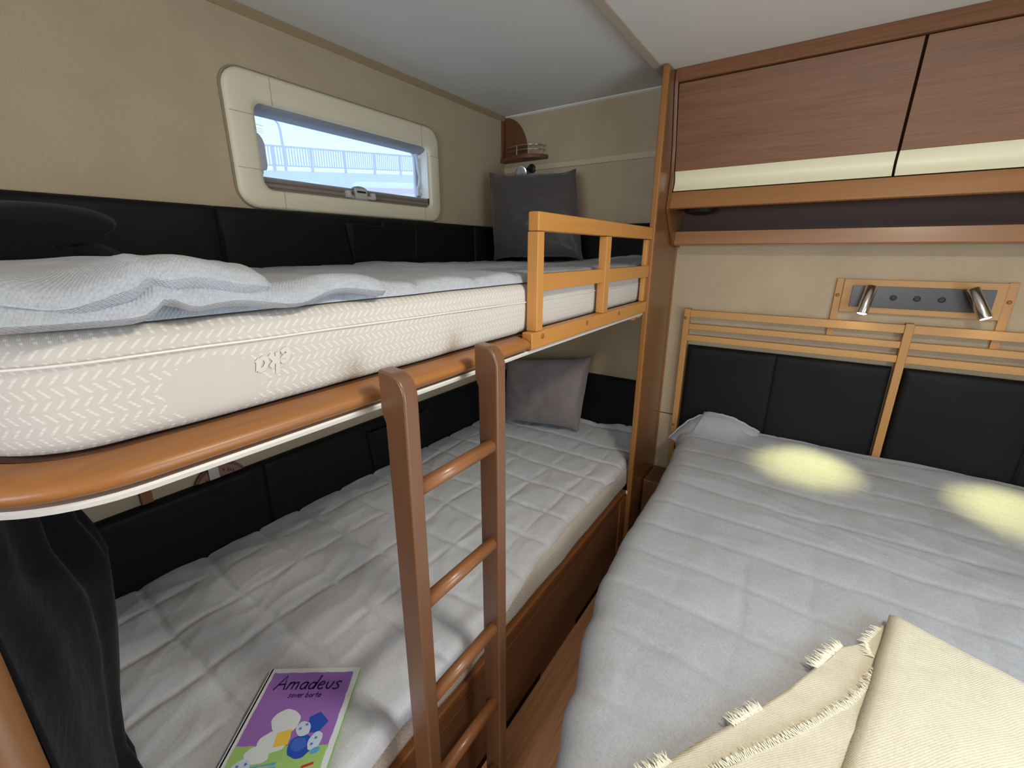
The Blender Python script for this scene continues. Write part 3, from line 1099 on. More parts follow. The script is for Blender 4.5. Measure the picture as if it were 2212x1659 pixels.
ub = thing('upper_bunk', 'upper bunk bed shelf with rounded wooden front rail', 'bunk bed', (0.43, -1.0, 1.09))
inner_ = front_curve(-0.004)
poly = [(0.004, -0.002), (0.853, -0.002), (0.853, -0.332), (FX - 0.004, -0.333)] + inner_[1:]
obj('bunk_board', MB().prism(poly, 'z', 1.112, 1.146), W_['dark_y'], ub)
poly = [(0.004, -0.0025), (0.868, -0.0025), (0.868, -0.331), (FX + 0.002, -0.332)] + front_curve(0.002)[1:]
obj('underside_panel', MB().prism(poly, 'z', 1.1015, 1.1117), W_['white'], ub, label='white underside panel')
# half round rail
prof = []
for k in range(13):
    a = math.radians(-90 + 180 * k / 12)
    prof.append((0.041 * cos(a), 1.1300 + 0.0170 * sin(a)))
rows = []
cv = {k: None for k in range(13)}
curves = [front_curve(p[0]) for p in prof]
start = 0
npt = len(curves[0])
i0 = next(i for i in range(npt) if curves[0][i][1] < -1.165)
for i in range(i0, npt):
    rows.append([(curves[k][i][0], curves[k][i][1], prof[k][1]) for k in range(13)])
m = MB().grid(rows)
m.add([p for p in rows[0]], [tuple(range(13))])
obj('front_rail', m, W_['rail'], ub, smooth=True)
# white edging profile under the rail
prof2 = [(0.004, 1.1128), (0.026, 1.1126), (0.028, 1.110), (0.025, 1.104), (0.016, 1.1005), (0.002, 1.1000)]
curves = [front_curve(p[0]) for p in prof2]
rows = [[(curves[k][i][0], curves[k][i][1], prof2[k][1]) for k in range(6)] for i in range(npt)]
obj('edge_profile', MB().grid(rows), W_['white'], ub, smooth=False, label='glossy white edge profile')
m = MB().box(0.846, 0.870, -0.372, -0.332, 1.096, 1.112)
m.box(0.85, 0.868, -0.42, -0.385, 1.092, 1.100)
obj('support_bracket', m, W_['beech_y'], ub, bevel=0.004)

# mattress
def slab_round(off, z0, z1, r=0.02, wav=0.0):
    """mattress body following the bunk outline with rounded edges"""
    loops = []
    prof_ = [(-0.02, z0)]
    for k in range(6):
        a = math.radians(-90 + 90 * k / 5)
        prof_.append((-r + r * cos(a), z0 + r + r * sin(a)))
    for q in (0.25, 0.5, 0.75):
        prof_.append((0.002 * sin(pi * q), lerp(z0 + r, z1 - r, q)))
    for k in range(6):
        a = math.radians(90 * k / 5)
        prof_.append((-r + r * cos(a), z1 - r + r * sin(a)))
    for d in (0.05, 0.09):
        prof_.append((-d, z1))
    return prof_


pr = slab_round(0, 1.148, 1.264, 0.022)
MO = 0.004       # mattress front stands at FX + MO
curves = []
for p in pr:
    c = front_curve(MO + p[0], xe=0.036)
    curves.append(c)
rows = []
for i in range(npt):
    row = []
    for k in range(len(pr)):
        x, y = curves[k][i]
        wv = 0.003 * nz(y, pr[k][1], x, 9)
        row.append((x + wv, y, pr[k][1] + 0.0010 * abs(nz(y, x, 2, 12))))
    rows.append(row)
# lead the front on to the far wall behind the partition
rows.insert(0, [(x, -0.036, z) for x, y, z in rows[0]])
mm = MB().grid(rows)
tl = [rows[i][-1] for i in range(len(rows))]
mm.add(tl + [(0.034, -0.036, 1.264)], [tuple(range(len(tl) + 1))])
bl = [rows[i][0] for i in range(len(rows))]
mm.add(bl + [(0.034, -0.036, 1.148)], [tuple(range(len(bl) + 1))])
um = thing('mattress', 'thick cream mattress on the upper bunk with herringbone ticking', 'mattress', (0.43, -1.0, 1.148))
obj('mattress_cover', mm, W_['mattress'], um, smooth=True)
cs = front_curve(MO + 0.0035, xe=0.036)
pts = []
for i in range(npt - 1):
    x, y = cs[i]
    pts.append((x, y, 1.222 + (0.014 * max(0, min(1, (-1.1 - y) / 0.7))) + 0.0015 * nz(y, x, 4, 6)))
obj('seam_piping', MB().tube(pts, 0.0016, 6), W_['white'], um, smooth=True)

# woven lettering, tone on tone
GL = {
    'A': (0.8, [[(0, 0), (0.42, 1), (0.68, 0)], [(0.16, 0.36), (0.62, 0.40)]]),
    'm': (0.82, [[(0.02, 0), (0.1, 0.55)], [(0.08, 0.38), (0.25, 0.55), (0.36, 0.5), (0.36, 0.02)], [(0.37, 0.38), (0.55, 0.55), (0.66, 0.48), (0.66, 0.0)]]),
    'a': (0.56, [[(0.44, 0.46), (0.26, 0.54), (0.06, 0.36), (0.06, 0.12), (0.22, 0.0), (0.4, 0.14), (0.46, 0.5)], [(0.45, 0.5), (0.42, 0.12), (0.5, 0.0)]]),
    'd': (0.58, [[(0.42, 0.42), (0.26, 0.52), (0.06, 0.36), (0.06, 0.12), (0.22, 0.0), (0.4, 0.14), (0.46, 0.5)], [(0.56, 1.0), (0.42, 0.0)]]),
    'e': (0.54, [[(0.08, 0.28), (0.42, 0.34), (0.40, 0.5), (0.24, 0.56), (0.07, 0.38), (0.08, 0.12), (0.24, 0.0), (0.44, 0.1)]]),
    'u': (0.56, [[(0.08, 0.52), (0.08, 0.14), (0.22, 0.02), (0.38, 0.12), (0.46, 0.54)]]),
    's': (0.46, [[(0.42, 0.48), (0.26, 0.56), (0.1, 0.46), (0.14, 0.34), (0.32, 0.26), (0.34, 0.1), (0.18, -0.02), (0.0, 0.06)]]),
    'o': (0.52, [[(0.24, 0.54), (0.06, 0.38), (0.07, 0.12), (0.24, 0.0), (0.42, 0.14), (0.42, 0.4), (0.24, 0.54)]]),
    'v': (0.48, [[(0.04, 0.54), (0.2, 0.0), (0.44, 0.56)]]),
    'r': (0.42, [[(0.06, 0.54), (0.06, 0.0)], [(0.06, 0.32), (0.2, 0.52), (0.38, 0.5)]]),
    'b': (0.54, [[(0.12, 0.95), (0.05, 0.0)], [(0.06, 0.32), (0.24, 0.52), (0.42, 0.38), (0.4, 0.12), (0.22, 0.0), (0.06, 0.1)]]),
    't': (0.42, [[(0.24, 0.9), (0.18, 0.0)], [(0.04, 0.52), (0.4, 0.58)]]),
    'k': (0.5, [[(0.08, 0.95), (0.06, 0.0)], [(0.42, 0.55), (0.08, 0.26)], [(0.18, 0.32), (0.44, 0.0)]]),
    ' ': (0.3, []),
}


def lettering(mb, text, O, U, V, N, size, wid, slant=0.0):
    O, U, V, N = Vector(O), Vector(U), Vector(V), Vector(N)
    x = 0.0
    for ch in text:
        adv, strokes = GL[ch]
        for st in strokes:
            P = []
            # smooth the polyline
            pts = [Vector((p[0] + slant * p[1], p[1], 0)) for p in st]
            if len(pts) > 3:
                q = [pts[0]]
                for a, b in zip(pts, pts[1:]):
                    q += [a.lerp(b, 0.3), a.lerp(b, 0.7)]
                pts = q + [pts[-1]]
            L, Rr = [], []
            for i, p in enumerate(pts):
                t = (pts[min(i + 1, len(pts) - 1)] - pts[max(i - 1, 0)]).normalized()
                s = Vector((-t.y, t.x, 0)) * wid * 0.5
                L.append(p + s)
                Rr.append(p - s)

            def W(p, h):
                return O + U * ((x + p.x) * size) + V * (p.y * size) + N * h
            rows_ = [[W(a, 0), W(a, 0.0004), W(b, 0.0004), W(b, 0)] for a, b in zip(L, Rr)]
            mb.grid(rows_)
        x += adv
    return x * size


m = MB()
LX = FX + 0.0095
lettering(m, 'eka', (LX, -1.709, 1.219), (0, -1, -0.2), (0, -0.1, -1), (1, 0, 0), 0.028, 0.2)
def msurf(y, z):
    q = (z - 1.148 - 0.022) / (0.116 - 0.044)
    p0 = 0.002 * sin(pi * max(0.0, min(1.0, q)))
    x = fx_at(y) + MO + p0
    return x + 0.003 * nz(y, z, x, 9)


m.v = [(msurf(y, z) + 0.001 + (x - LX), y, z) for x, y, z in m.v]
obj('woven_lettering', m, plain('woven_letter_cream', srgb(208, 202, 193), 0.9, 0.1), um, label='tone on tone woven letters, upside down')

# guard rail
gr = thing('guard_rail', 'golden beech safety rail on the front of the upper bunk', 'guard rail', (0.87, -0.75, 1.115))
GX0, GX1 = 0.857, 0.885
obj('top_rail', MB().box(GX0, GX1, -1.138, -0.3315, 1.378, 1.4185), W_['beech_y'], gr, bevel=0.0035, seg=3)
obj('upright', MB().box(GX0, GX1, -1.140, -1.112, 1.157, 1.377), W_['beech_z'], gr, bevel=0.002)
obj('upright', MB().box(GX0 + 0.003, GX1, -0.752, -0.718, 1.157, 1.377), W_['beech_z'], gr, bevel=0.002)
obj('upright', MB().box(GX0 + 0.002, GX1 - 0.010, -0.356, -0.3315, 1.157, 1.377), W_['beech_z'], gr, bevel=0.002)
obj('middle_rail', MB().box(GX0 + 0.003, GX1 - 0.007, -1.112, -0.752, 1.247, 1.286), W_['beech_y'], gr, bevel=0.0015)
obj('middle_rail', MB().box(GX0 + 0.003, GX1 - 0.003, -0.718, -0.3315, 1.246, 1.286), W_['beech_y'], gr, bevel=0.0015)
obj('bottom_rail', MB().box(GX0, GX1, -1.160, -0.3315, 1.117, 1.1565), W_['beech_y'], gr, bevel=0.003)
for y in (-1.112, -0.864, -0.619):
    obj('screw_plug', MB().lathe((GX1 - 0.0005, y, 1.143), (1, 0, 0), [(0, 0.007), (0.0018, 0.0066), (0.003, 0.004)], 16), W_['screw'], gr)


# ================================================================== QUILTS
def quilt_sheet(x0f, x1f, y0, y1, z0f, T, sx, sy, edge_r, step=0.0105, wr=0.006, seed=0.0, drop=0.02, zx=None):
    """height field quilt between x0f(y) and x1f(y)"""
    rows = []
    ny = int((y1 - y0) / step)
    nx = int(0.84 / step)
    for i in range(ny + 1):
        y = lerp(y0, y1, i / ny)
        xa, xb = x0f(y), x1f(y)
        row = []
        for j in range(nx + 1):
            u = j / nx
            x = lerp(xa, xb, u)
            d = min(xb - x, x - xa + 0.03, y - y0, y1 - y + 0.02)
            q = min(1.0, max(0.0, d / edge_r))
            prof_ = sqrt(max(0.0, 1 - (1 - q) ** 2))
            h = quilt_h(x - 0.135, y + 0.062, sx, sy, T)
            rdg = 1 - abs(nz(x * 1.6 + 0.4 * y, y * 0.8, seed + 9, 9)) * 2.2
            z = z0f(x, y) + prof_ * (drop + h) + wr * q * (0.8 * nz(x, y, seed, 6) + 0.5 * nz(x * 1.3, y * 0.7, seed + 3, 15) + 0.40 * max(0, rdg) ** 3)
            row.append((x, y, z))
        rows.append(row)
    mb = MB().grid(rows)
    mb.grid([[(p[0], p[1], z0f(p[0], p[1]) - 0.0006) for p in r] for r in rows], flip=True)
    loop = [rows[0][j] for j in range(nx + 1)] + [rows[i][nx] for i in range(1, ny + 1)] + [rows[ny][j] for j in range(nx - 1, -1, -1)] + [rows[i][0] for i in range(ny - 1, 0, -1)]
    low = [(p[0], p[1], z0f(p[0], p[1]) - 0.0006) for p in loop]
    mb.grid([loop + [loop[0]], low + [low[0]]])
    return mb


ut = thing('quilt', 'light grey quilt on the upper bunk, folded over at the near end', 'quilt', (0.43, -1.0, 1.264))
mb = quilt_sheet(lambda y: 0.034, lambda y: 0.842 + 0.008 * nz(y, 0, 1, 7) - 0.02 * max(0, (y + 0.33) / 0.33), -1.915, -0.034,
                 lambda x, y: 1.2668 + 0.045 * max(0, (x - 0.35) / 0.5) * max(0, min(1, (y + 0.26) / 0.22)) ** 2 + (0.012 * exp(-((y + 0.9) / 0.12) ** 2) * exp(-(x / 0.3) ** 2)), 0.008, 0.155, 0.155, 0.024, step=0.008, wr=0.0055, seed=2, drop=0.014)
obj('quilt_layer', mb, W_['quilt'], ut, smooth=True)
# folded-over part at the near end: lower fold bulging over the edge and upper fold with a rounded tip
def fold_layer(z0, th, y0, yf, x0, xf, amp, seed):
    """puffy slab; yf(u) front limit in y over u across x, xf(v) front limit in x over v along y"""
    rows = []
    nu, nv = 44, 46
    for side in (1, -1):
        for i in range(nu + 1):
            pass
    top, bot = [], []
    for i in range(nu + 1):
        u = i / nu
        rt_, rb_ = [], []
        for j in range(nv + 1):
            v = j / nv
            y = lerp(y0, yf(u), v)
            x = lerp(x0, xf(v), u)
            e = min(1.0, min(u + 0.25, 1 - u, 1 - v, v + 0.2) / 0.12)
            pf = sqrt(max(0.0, 1 - (1 - max(0.0, e)) ** 2))
            mid = z0(x, y) + th * 0.5
            w = amp * (nz(x, y, seed, 8) + 0.5 * nz(x, y, seed + 7, 18))
            rt_.append((x, y, mid + th * 0.5 * pf + w))
            rb_.append((x, y, mid - th * 0.5 * pf + w * 0.6 * (1 - pf)))
        top.append(rt_)
        bot.append(rb_)
    m_ = MB().grid(top)
    m_.grid(bot, flip=True)
    # close the sides
    m_.grid([[top[i][nv] for i in range(nu + 1)], [bot[i][nv] for i in range(nu + 1)]])
    m_.grid([[top[nu][j] for j in range(nv + 1)], [bot[nu][j] for j in range(nv + 1)]])
    m_.grid([[top[i][0] for i in range(nu + 1)], [bot[i][0] for i in range(nu + 1)]])
    m_.grid([[top[0][j] for j in range(nv + 1)], [bot[0][j] for j in range(nv + 1)]])
    return m_


def front_w(x):
    return max(0.0, min(1.0, (x - 0.70) / 0.15))


m = fold_layer(lambda x, y: 1.2690 + front_w(x) * (0.004 * (1 + sin(y * 38 + 0.6)) + 0.010 * exp(-((y + 1.832) / 0.014) ** 2)) - 0.010 * max(0, (x - 0.845) / 0.035), 0.029, -1.985,
               lambda u: -1.560 + 0.05 * (1 - u) + 0.02 * sin(u * 9), 0.58, lambda v: 0.886 - 0.022 * v + 0.005 * sin(v * 21) - 0.010 * exp(-((v - 0.36) / 0.03) ** 2), 0.005, 4)
obj('lower_fold', m, W_['quilt'], ut, smooth=True)
m = fold_layer(lambda x, y: 1.2895 + front_w(x) * (-0.011 * exp(-((y + 1.905) / 0.035) ** 2) + 0.006 * exp(-((y + 1.842) / 0.010) ** 2) + 0.006 * exp(-((y + 1.80) / 0.03) ** 2)) - 0.006 * max(0, (y + 1.80) / 0.07)
               - 0.005 * max(0, (x - 0.82) / 0.05), 0.036, -1.985, lambda u: -1.722 + 0.09 * (1 - u) ** 1.2, 0.58,
               lambda v: 0.884 - 0.018 * v + 0.012 * nz(v * 3, 1, 2) - 0.008 * exp(-((v - 0.56) / 0.035) ** 2), 0.006, 9)
obj('upper_fold', m, W_['quilt'], ut, smooth=True)

# black blanket bundled behind the fold
prof = [(-1.965, 1.288), (-1.86, 1.288), (-1.70, 1.289), (-1.672, 1.293), (-1.690, 1.303), (-1.722, 1.312), (-1.716, 1.318), (-1.722, 1.332), (-1.740, 1.347), (-1.768, 1.354), (-1.800, 1.358), (-1.800, 1.363),
        (-1.755, 1.364), (-1.722, 1.376), (-1.718, 1.394), (-1.745, 1.411), (-1.80, 1.418), (-1.90, 1.412), (-1.965, 1.402)]
rows = []
for i in range(31):
    x = lerp(0.08, 0.555, i / 30)
    e = min(1.0, min(i, 30 - i) / 5.0)
    e = sqrt(1 - (1 - e) ** 2)
    row = []
    for (py, pz) in prof:
        yy = lerp(-1.86, py, 0.72 + 0.28 * e) + 0.012 * nz(x, pz, 1, 11) + (0.3 - x) * 0.14
        zz = lerp(1.330, pz, 0.6 + 0.4 * e) + 0.008 * nz(x, py, 6, 9)
        row.append((x, max(yy, -1.975), 1.2975 + 0.80 * max(0, zz - 1.289)))
    rows.append(row)
m = MB().grid(rows)
m.add(rows[0], [tuple(range(len(prof)))])
m.add(rows[-1], [tuple(range(len(prof)))])
o = obj('folded_blanket', m, W_['blackcloth'], smooth=True)
tag(o, 'black folded blanket lying on the grey quilt at the near end of the upper bunk', 'blanket')
sub = o.modifiers.new('sub', 'SUBSURF')
sub.levels = sub.render_levels = 2


# ------------------------------------------------------------------ cushions
def cushion(name, TL, TR, BL, BR, T, mat, label, pull=0.05, seed=0.0):
    TL, TR, BL, BR = map(Vector, (TL, TR, BL, BR))
    N = (TR - TL).cross(BL - TL).normalized()
    if N.y > 0:
        N = -N
    n = 36
    cen = (TL + TR + BL + BR) / 4

    def P(u, v, s):
        p = TL.lerp(TR, u).lerp(BL.lerp(BR, u), v)
        du, dv = 2 * u - 1, 2 * v - 1
        # edges pulled in between the pointed corners
        k = pull * ((1 - abs(du) ** 9) * abs(dv) ** 5 + 0.35 * (1 - abs(dv) ** 9) * abs(du) ** 5) * (1 + 0.25 * nz(u * 2, v * 2, seed + 4, 2))
        p = p + (cen - p) * k
        f = (max(0.0, (1 - du ** 2)) * max(0.0, (1 - dv ** 2)))
        h = T * 0.5 * f ** 0.45
        h += 0.012 * f ** 0.3 * (nz(u * 3, v * 3, seed, 1) + 0.6 * nz(u, v, seed + 2, 8)) if 0 < u < 1 and 0 < v < 1 else 0
        # gathers radiating from the corners
        for cu, cv in ((0, 0), (1, 0), (0, 1), (1, 1)):
            d = hypot(u - cu, v - cv)
            if 0.02 < d < 0.4:
                an = math.atan2(abs(v - cv), abs(u - cu))
                h += 0.004 * sin(an * 11) * exp(-((d - 0.14) / 0.09) ** 2)
        return p + N * (h * s)
    A = [[P(i / n, j / n, 1) for j in range(n + 1)] for i in range(n + 1)]
    B = [[P(i / n, j / n, -1) for j in range(n + 1)] for i in range(n + 1)]
    mb_ = MB().grid(A)
    mb_.grid(B, flip=True)
    t = thing(name, label, 'cushion', (cen.x, cen.y, min(BL.z, BR.z)))
    obj('cushion_cover', mb_, mat, t, smooth=True)
    e = [P(i / n, 0, 0) for i in range(n)] + [P(1, j / n, 0) for j in range(n)] + [P(1 - i / n, 1, 0) for i in range(n)] + [P(0, 1 - j / n, 0) for j in range(n + 1)]
    obj('cushion_seam', MB().tube(e, 0.0022, 6), mat, t, smooth=True)
    return t


cushion('cushion', (0.062, -0.215, 1.686), (0.462, -0.125, 1.678), (0.105, -0.245, 1.294), (0.527, -0.150, 1.299), 0.16, W_['satin_d'],
        'charcoal satin cushion standing on the upper bunk under the corner shelf', 0.085, 1)
cushion('cushion', (0.128, -0.170, 0.800), (0.566, -0.085, 0.850), (0.165, -0.255, 0.486), (0.560, -0.175, 0.494), 0.14, W_['satin_l'],
        'grey satin cushion leaning at the far end of the lower bunk', 0.08, 5)

# ================================================================== CORNER SHELF + SPOT
cshelf = thing('corner_shelf', 'small brown corner shelf with chrome gallery rail under the ceiling', 'shelf', (0.08, -0.05, 1.75))
arc = [(0.016, 1.958)] + [(0.016 + 0.122 * sin(math.radians(a)), 1.782 + 0.176 * cos(math.radians(a))) for a in range(10, 91, 8)] + [(0.138, 1.776), (0.001, 1.776), (0.001, 1.944)]
obj('back_panel', MB().prism(arc, 'y', -0.012, -0.0005), W_['shelf'], cshelf)
obj('side_panel', MB().box(0.0005, 0.013, -0.034, -0.012, 1.772, 1.942), W_['shelf'], cshelf, bevel=0.002)
brd = [(0.001, -0.0015), (0.252, -0.0015), (0.252, -0.012)]
for k in range(1, 12):
    t = k / 12
    x = (1 - t) ** 2 * 0.252 + 2 * (1 - t) * t * 0.215 + t * t * 0.001
    y = (1 - t) ** 2 * -0.012 + 2 * (1 - t) * t * -0.148 + t * t * -0.042
    brd.append((x, y))
brd.append((0.001, -0.042))
obj('shelf_board', MB().prism(brd, 'z', 1.757, 1.774), W_['shelf'], cshelf, bevel=0.002)
rim = [Vector((p[0] * 0.93 + 0.008, p[1] * 0.90 - 0.001, 0)) for p in brd[2:-1]]
gm = obj('gallery_rail', MB().tube([(p.x, p.y, 1.814) for p in rim], 0.0026, 8).tube([(p.x, p.y, 1.795) for p in rim], 0.0019, 8), W_['chrome'], cshelf, smooth=True)
for i in (1, 5, 8):
    p = rim[i]
    obj('rail_post', MB().cyl((p.x, p.y, 1.773), (p.x, p.y, 1.816), 0.0026, 10), W_['chrome'], gm)

sp = thing('reading_spotlight', 'round chrome spotlight on the wall under the corner shelf', 'lamp', (0.13, -0.05, 1.67))
c0 = Vector((0.137, -0.060, 1.700))
ax = (Vector((1.4, -2.0, 1.335)) - c0).normalized()
ax = (ax + Vector((-0.30, 0.0, -0.02))).normalized()
obj('lamp_head', MB().lathe(c0 - ax * 0.022, ax, [(0, 0.012), (0.004, 0.024), (0.022, 0.028), (0.026, 0.028), (0.027, 0.0235), (0.024, 0.023)], 28), W_['chrome'], sp, smooth=False)
obj('lamp_glass', MB().lathe(c0 + ax * 0.0015, ax, [(0, 0.023), (0.001, 0.0225)], 28), plain('frosted_lamp_glass', srgb(150, 156, 166), 0.4, 0.5), sp)
d3 = MB()
up_ = Vector((0, 0, 1)) - ax * ax.z
up_.normalize()
sd = ax.cross(up_)
for k in range(3):
    q = c0 + ax * 0.0026 + up_ * 0.008 * cos(2.1 * k) + sd * 0.008 * sin(2.1 * k)
    d3.lathe(q, ax, [(0, 0.002), (0.0006, 0.0018)], 10)
obj('led_dot', d3, W_['black'], sp)
obj('wall_mount', MB().lathe((0.165, -0.0005, 1.722), (0, -1, 0), [(0, 0.020), (0.012, 0.020), (0.016, 0.012), (0.036, 0.008)], 24), W_['black'], sp)
obj('lamp_arm', MB().tube([(0.165, -0.03, 1.722), (0.155, -0.042, 1.714), c0 - ax * 0.016], 0.005, 10), W_['black'], sp)
obj('bracket_wire', MB().tube([c0 + sd * 0.024 + ax * 0.0, c0 + sd * 0.0285 - up_ * 0.012, c0 + sd * 0.027 - up_ * 0.032], 0.0016, 8), W_['chrome'], sp)

# ================================================================== LADDER
ld_ = thing('bunk_ladder', 'dark stained wooden ladder hooked on the upper bunk rail', 'ladder', (0.94, -1.5, 0))


def stile(yc0, yc1):
    # side profile in x,z with rounded front top
    prof_ = [(0.925, 0.0005), (0.968, 0.0005), (0.968, 1.140)]
    for k in range(1, 9):
        a = math.radians(90 * k / 8)
        prof_.append((0.940 + 0.028 * cos(a), 1.140 + 0.036 * sin(a)))
    prof_ += [(0.9175, 1.179), (0.9175, 1.115), (0.925, 1.10)]
    return MB().prism(prof_, 'y', yc0, yc1)


s_ = obj('stile', stile(-1.6225, -1.5955), W_['ladder_z'], ld_, bevel=0.0035, seg=3)
copy_child(s_, ld_, (0, 0.2125, 0))
r_ = obj('rung', MB().tube([(0.952, -1.598, 0.990), (0.952, -1.407, 0.990)], 0.0125, 20), W_['ladder_y'], ld_, smooth=False, bevel=0.0)
for p in r_.data.polygons:
    p.use_smooth = len(p.vertices) == 4
for k in range(1, 5):
    copy_child(r_, ld_, (0, 0, -0.2115 * k))

# ================================================================== LOWER BUNK
lbk = thing('lower_bunk', 'lower bunk base with dark wooden front panel', 'bunk bed', (0.43, -1.0, 0))
m = MB().box(0.846, 0.864, -1.99, -0.334, 0.0005, 0.322)
m.box(0.864, 0.8665, -1.99, -0.40, 0.0005, 0.290)
obj('front_panel', m, W_['dark_y'], lbk)
obj('top_edge', MB().box(0.842, 0.871, -1.99, -0.334, 0.322, 0.349), W_['edge_y'], lbk, bevel=0.006, seg=3)
obj('base_board', MB().box(0.004, 0.842, -1.99, -0.004, 0.318, 0.342), W_['dark_y'], lbk)
obj('corner_strip', MB().box(0.850, 0.873, -0.400, -0.334, 0.0005, 0.321), W_['dark_z'], lbk, bevel=0.003)
obj('white_clip', MB().lathe((0.866, -0.333, 0.336), (1, 0, 0), [(0, 0.008), (0.008, 0.008), (0.010, 0.005)], 16), W_['white'], lbk)
for y0_, y1_ in ((-1.62, -1.048), (-0.787, -0.42)):
    obj('notch_shade', MB().box(0.8665, 0.868, y0_, y1_, 0.0005, 0.022), W_['gap'], lbk)  # dark strips on the panel paint the shade of its floor gap
lm = thing('mattress', 'cream mattress on the lower bunk, showing under the grey quilt', 'mattress', (0.43, -1.0, 0.344))
rows = []
for i in range(80):
    y = lerp(-1.98, -0.036, i / 79)
    w = 0.006 * nz(y, 0, 8, 6)
    row = []
    for k, (dx, z) in enumerate([(-0.05, 0.3500), (-0.008, 0.3545), (0.002, 0.360), (0.005, 0.375), (0.003, 0.40), (0.002, 0.42), (-0.003, 0.437), (-0.015, 0.445), (-0.05, 0.446)]):
        row.append((0.858 + dx + w, y, z + (0.004 * nz(y, 1, 3, 12) if k in (1, 2) else 0)))
    rows.append(row)
mm = MB().grid(rows)
mm.add([r[-1] for r in rows] + [(0.034, -0.036, 0.446), (0.034, -1.98, 0.446)], [tuple(range(82))])
mm.add([r[0] for r in rows] + [(0.034, -0.036, 0.3500), (0.034, -1.98, 0.3500)], [tuple(range(82))])
obj('mattress_cover', mm, W_['mattress'], lm, smooth=True)

LQ = [(-1.985, 0.872), (-1.72, 0.876), (-1.58, 0.872), (-1.40, 0.866), (-1.24, 0.872), (-1.0, 0.850), (-0.80, 0.842), (-0.6, 0.846), (-0.42, 0.858), (-0.335, 0.855), (-0.25, 0.845), (-0.034, 0.840)]
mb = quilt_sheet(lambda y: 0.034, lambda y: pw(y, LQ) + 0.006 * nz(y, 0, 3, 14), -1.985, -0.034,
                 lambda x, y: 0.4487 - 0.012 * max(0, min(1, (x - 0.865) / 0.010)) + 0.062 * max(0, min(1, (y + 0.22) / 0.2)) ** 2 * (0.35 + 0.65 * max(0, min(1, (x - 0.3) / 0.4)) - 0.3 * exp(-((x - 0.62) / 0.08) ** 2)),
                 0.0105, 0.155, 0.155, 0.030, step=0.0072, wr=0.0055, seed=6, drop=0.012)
tag(obj('quilt', mb, W_['quilt_lifted'], smooth=True), 'light grey quilted cover spread over the lower bunk under the picture book', 'quilt')

# ------------------------------------------------------------------ picture book
bk = thing('picture_book', 'purple and green children\'s picture book lying on the lower bunk', 'book', (0.69, -1.72, 0.474))
bTL, bTR, bBL = Vector((0.583, -1.697)), Vector((0.733, -1.590)), Vector((0.716, -1.880))
bU = (bTR - bTL).normalized()
bV = Vector((bU.y, -bU.x))
BWd, BHt = (bTR - bTL).length, 0.235
BZ0, BZ1 = 0.4790, 0.4890


def bp(u, v, z):
    p = bTL + bU * (u * BWd) + bV * (v * BHt)
    return (p.x, p.y, z)


def bpoly(mb_, pts, z, h=0.0003):
    n_ = len(pts)
    mb_.add([bp(u, v, z) for u, v in pts] + [bp(u, v, z + h) for u, v in pts], [tuple(range(n_)), tuple(range(n_, 2 * n_))] + [(i, (i + 1) % n_, n_ + (i + 1) % n_, n_ + i) for i in range(n_)])


def slab(u0, u1, v0, v1, z0, z1):
    mb_ = MB()
    bpoly(mb_, [(u0, v0), (u1, v0), (u1, v1), (u0, v1)], z0, z1 - z0)
    return mb_


cover = obj('front_cover', slab(0, 1, 0, 1, BZ1 - 0.0022, BZ1), plain('book_cover_white', srgb(226, 232, 236), 0.3, 0.5), bk, bevel=0.0006)
obj('back_cover', slab(0, 1, 0, 1, BZ0, BZ0 + 0.0022), plain('book_back_green', srgb(150, 200, 110), 0.4, 0.5), bk)
obj('pages', slab(0.02, 0.985, 0.012, 0.988, BZ0 + 0.0022, BZ1 - 0.0022), plain('book_page_edges', srgb(176, 206, 140), 0.7, 0.2), bk)
obj('spine', slab(-0.008, 0.02, 0, 1, BZ0, BZ1), plain('book_spine', srgb(222, 228, 232), 0.35, 0.5), bk)


def rough_rect(u0, u1, v0, v1, n_=18, a=0.004):
    P = [(lerp(u0, u1, i / n_), v0 + random.uniform(-a, a)) for i in range(n_)]
    P += [(u1 + random.uniform(-a, a), lerp(v0, v1, i / n_)) for i in range(n_)]
    P += [(lerp(u1, u0, i / n_), v1 + random.uniform(-a, a)) for i in range(n_)]
    P += [(u0 + random.uniform(-a, a), lerp(v1, v0, i / n_)) for i in range(n_)]
    return P


Z = BZ1
pic = MB()
bpoly(pic, rough_rect(0.055, 0.945, 0.045, 0.665), Z)
purple = obj('cover_picture', pic, plain('cover_purple', srgb(158, 112, 194), 0.35, 0.5), cover)
g = MB()
bpoly(g, rough_rect(0.055, 0.945, 0.650, 0.955), Z + 0.0001)
obj('cover_meadow', g, plain('cover_green', srgb(164, 206, 122), 0.35, 0.5), cover)
t3 = MB()
lettering(t3, 'Amadeus', bp(0.135, 0.205, Z + 0.0004), (bU.x, bU.y, 0), (-bV.x, -bV.y, 0), (0, 0, 1), 0.0305, 0.10, 0.12)
lettering(t3, 'sover borta', bp(0.33, 0.275, Z + 0.0004), (bU.x, bU.y, 0), (-bV.x, -bV.y, 0), (0, 0, 1), 0.0125, 0.11, 0.12)
obj('cover_title', t3, plain('cover_ink', srgb(38, 20, 78), 0.4, 0.4), cover)


def blob(cu, cv, ru, rv, rot=0.0, n_=28, a=0.03):
    P = []
    for k in range(n_):
        t = 2 * pi * k / n_
        r = 1 + a * sin(5 * t + cu * 40) + a * 0.6 * sin(9 * t)
        x, y = ru * r * cos(t), rv * r * sin(t)
        P.append((cu + x * cos(rot) - y * sin(rot), cv + x * sin(rot) + y * cos(rot)))
    return P


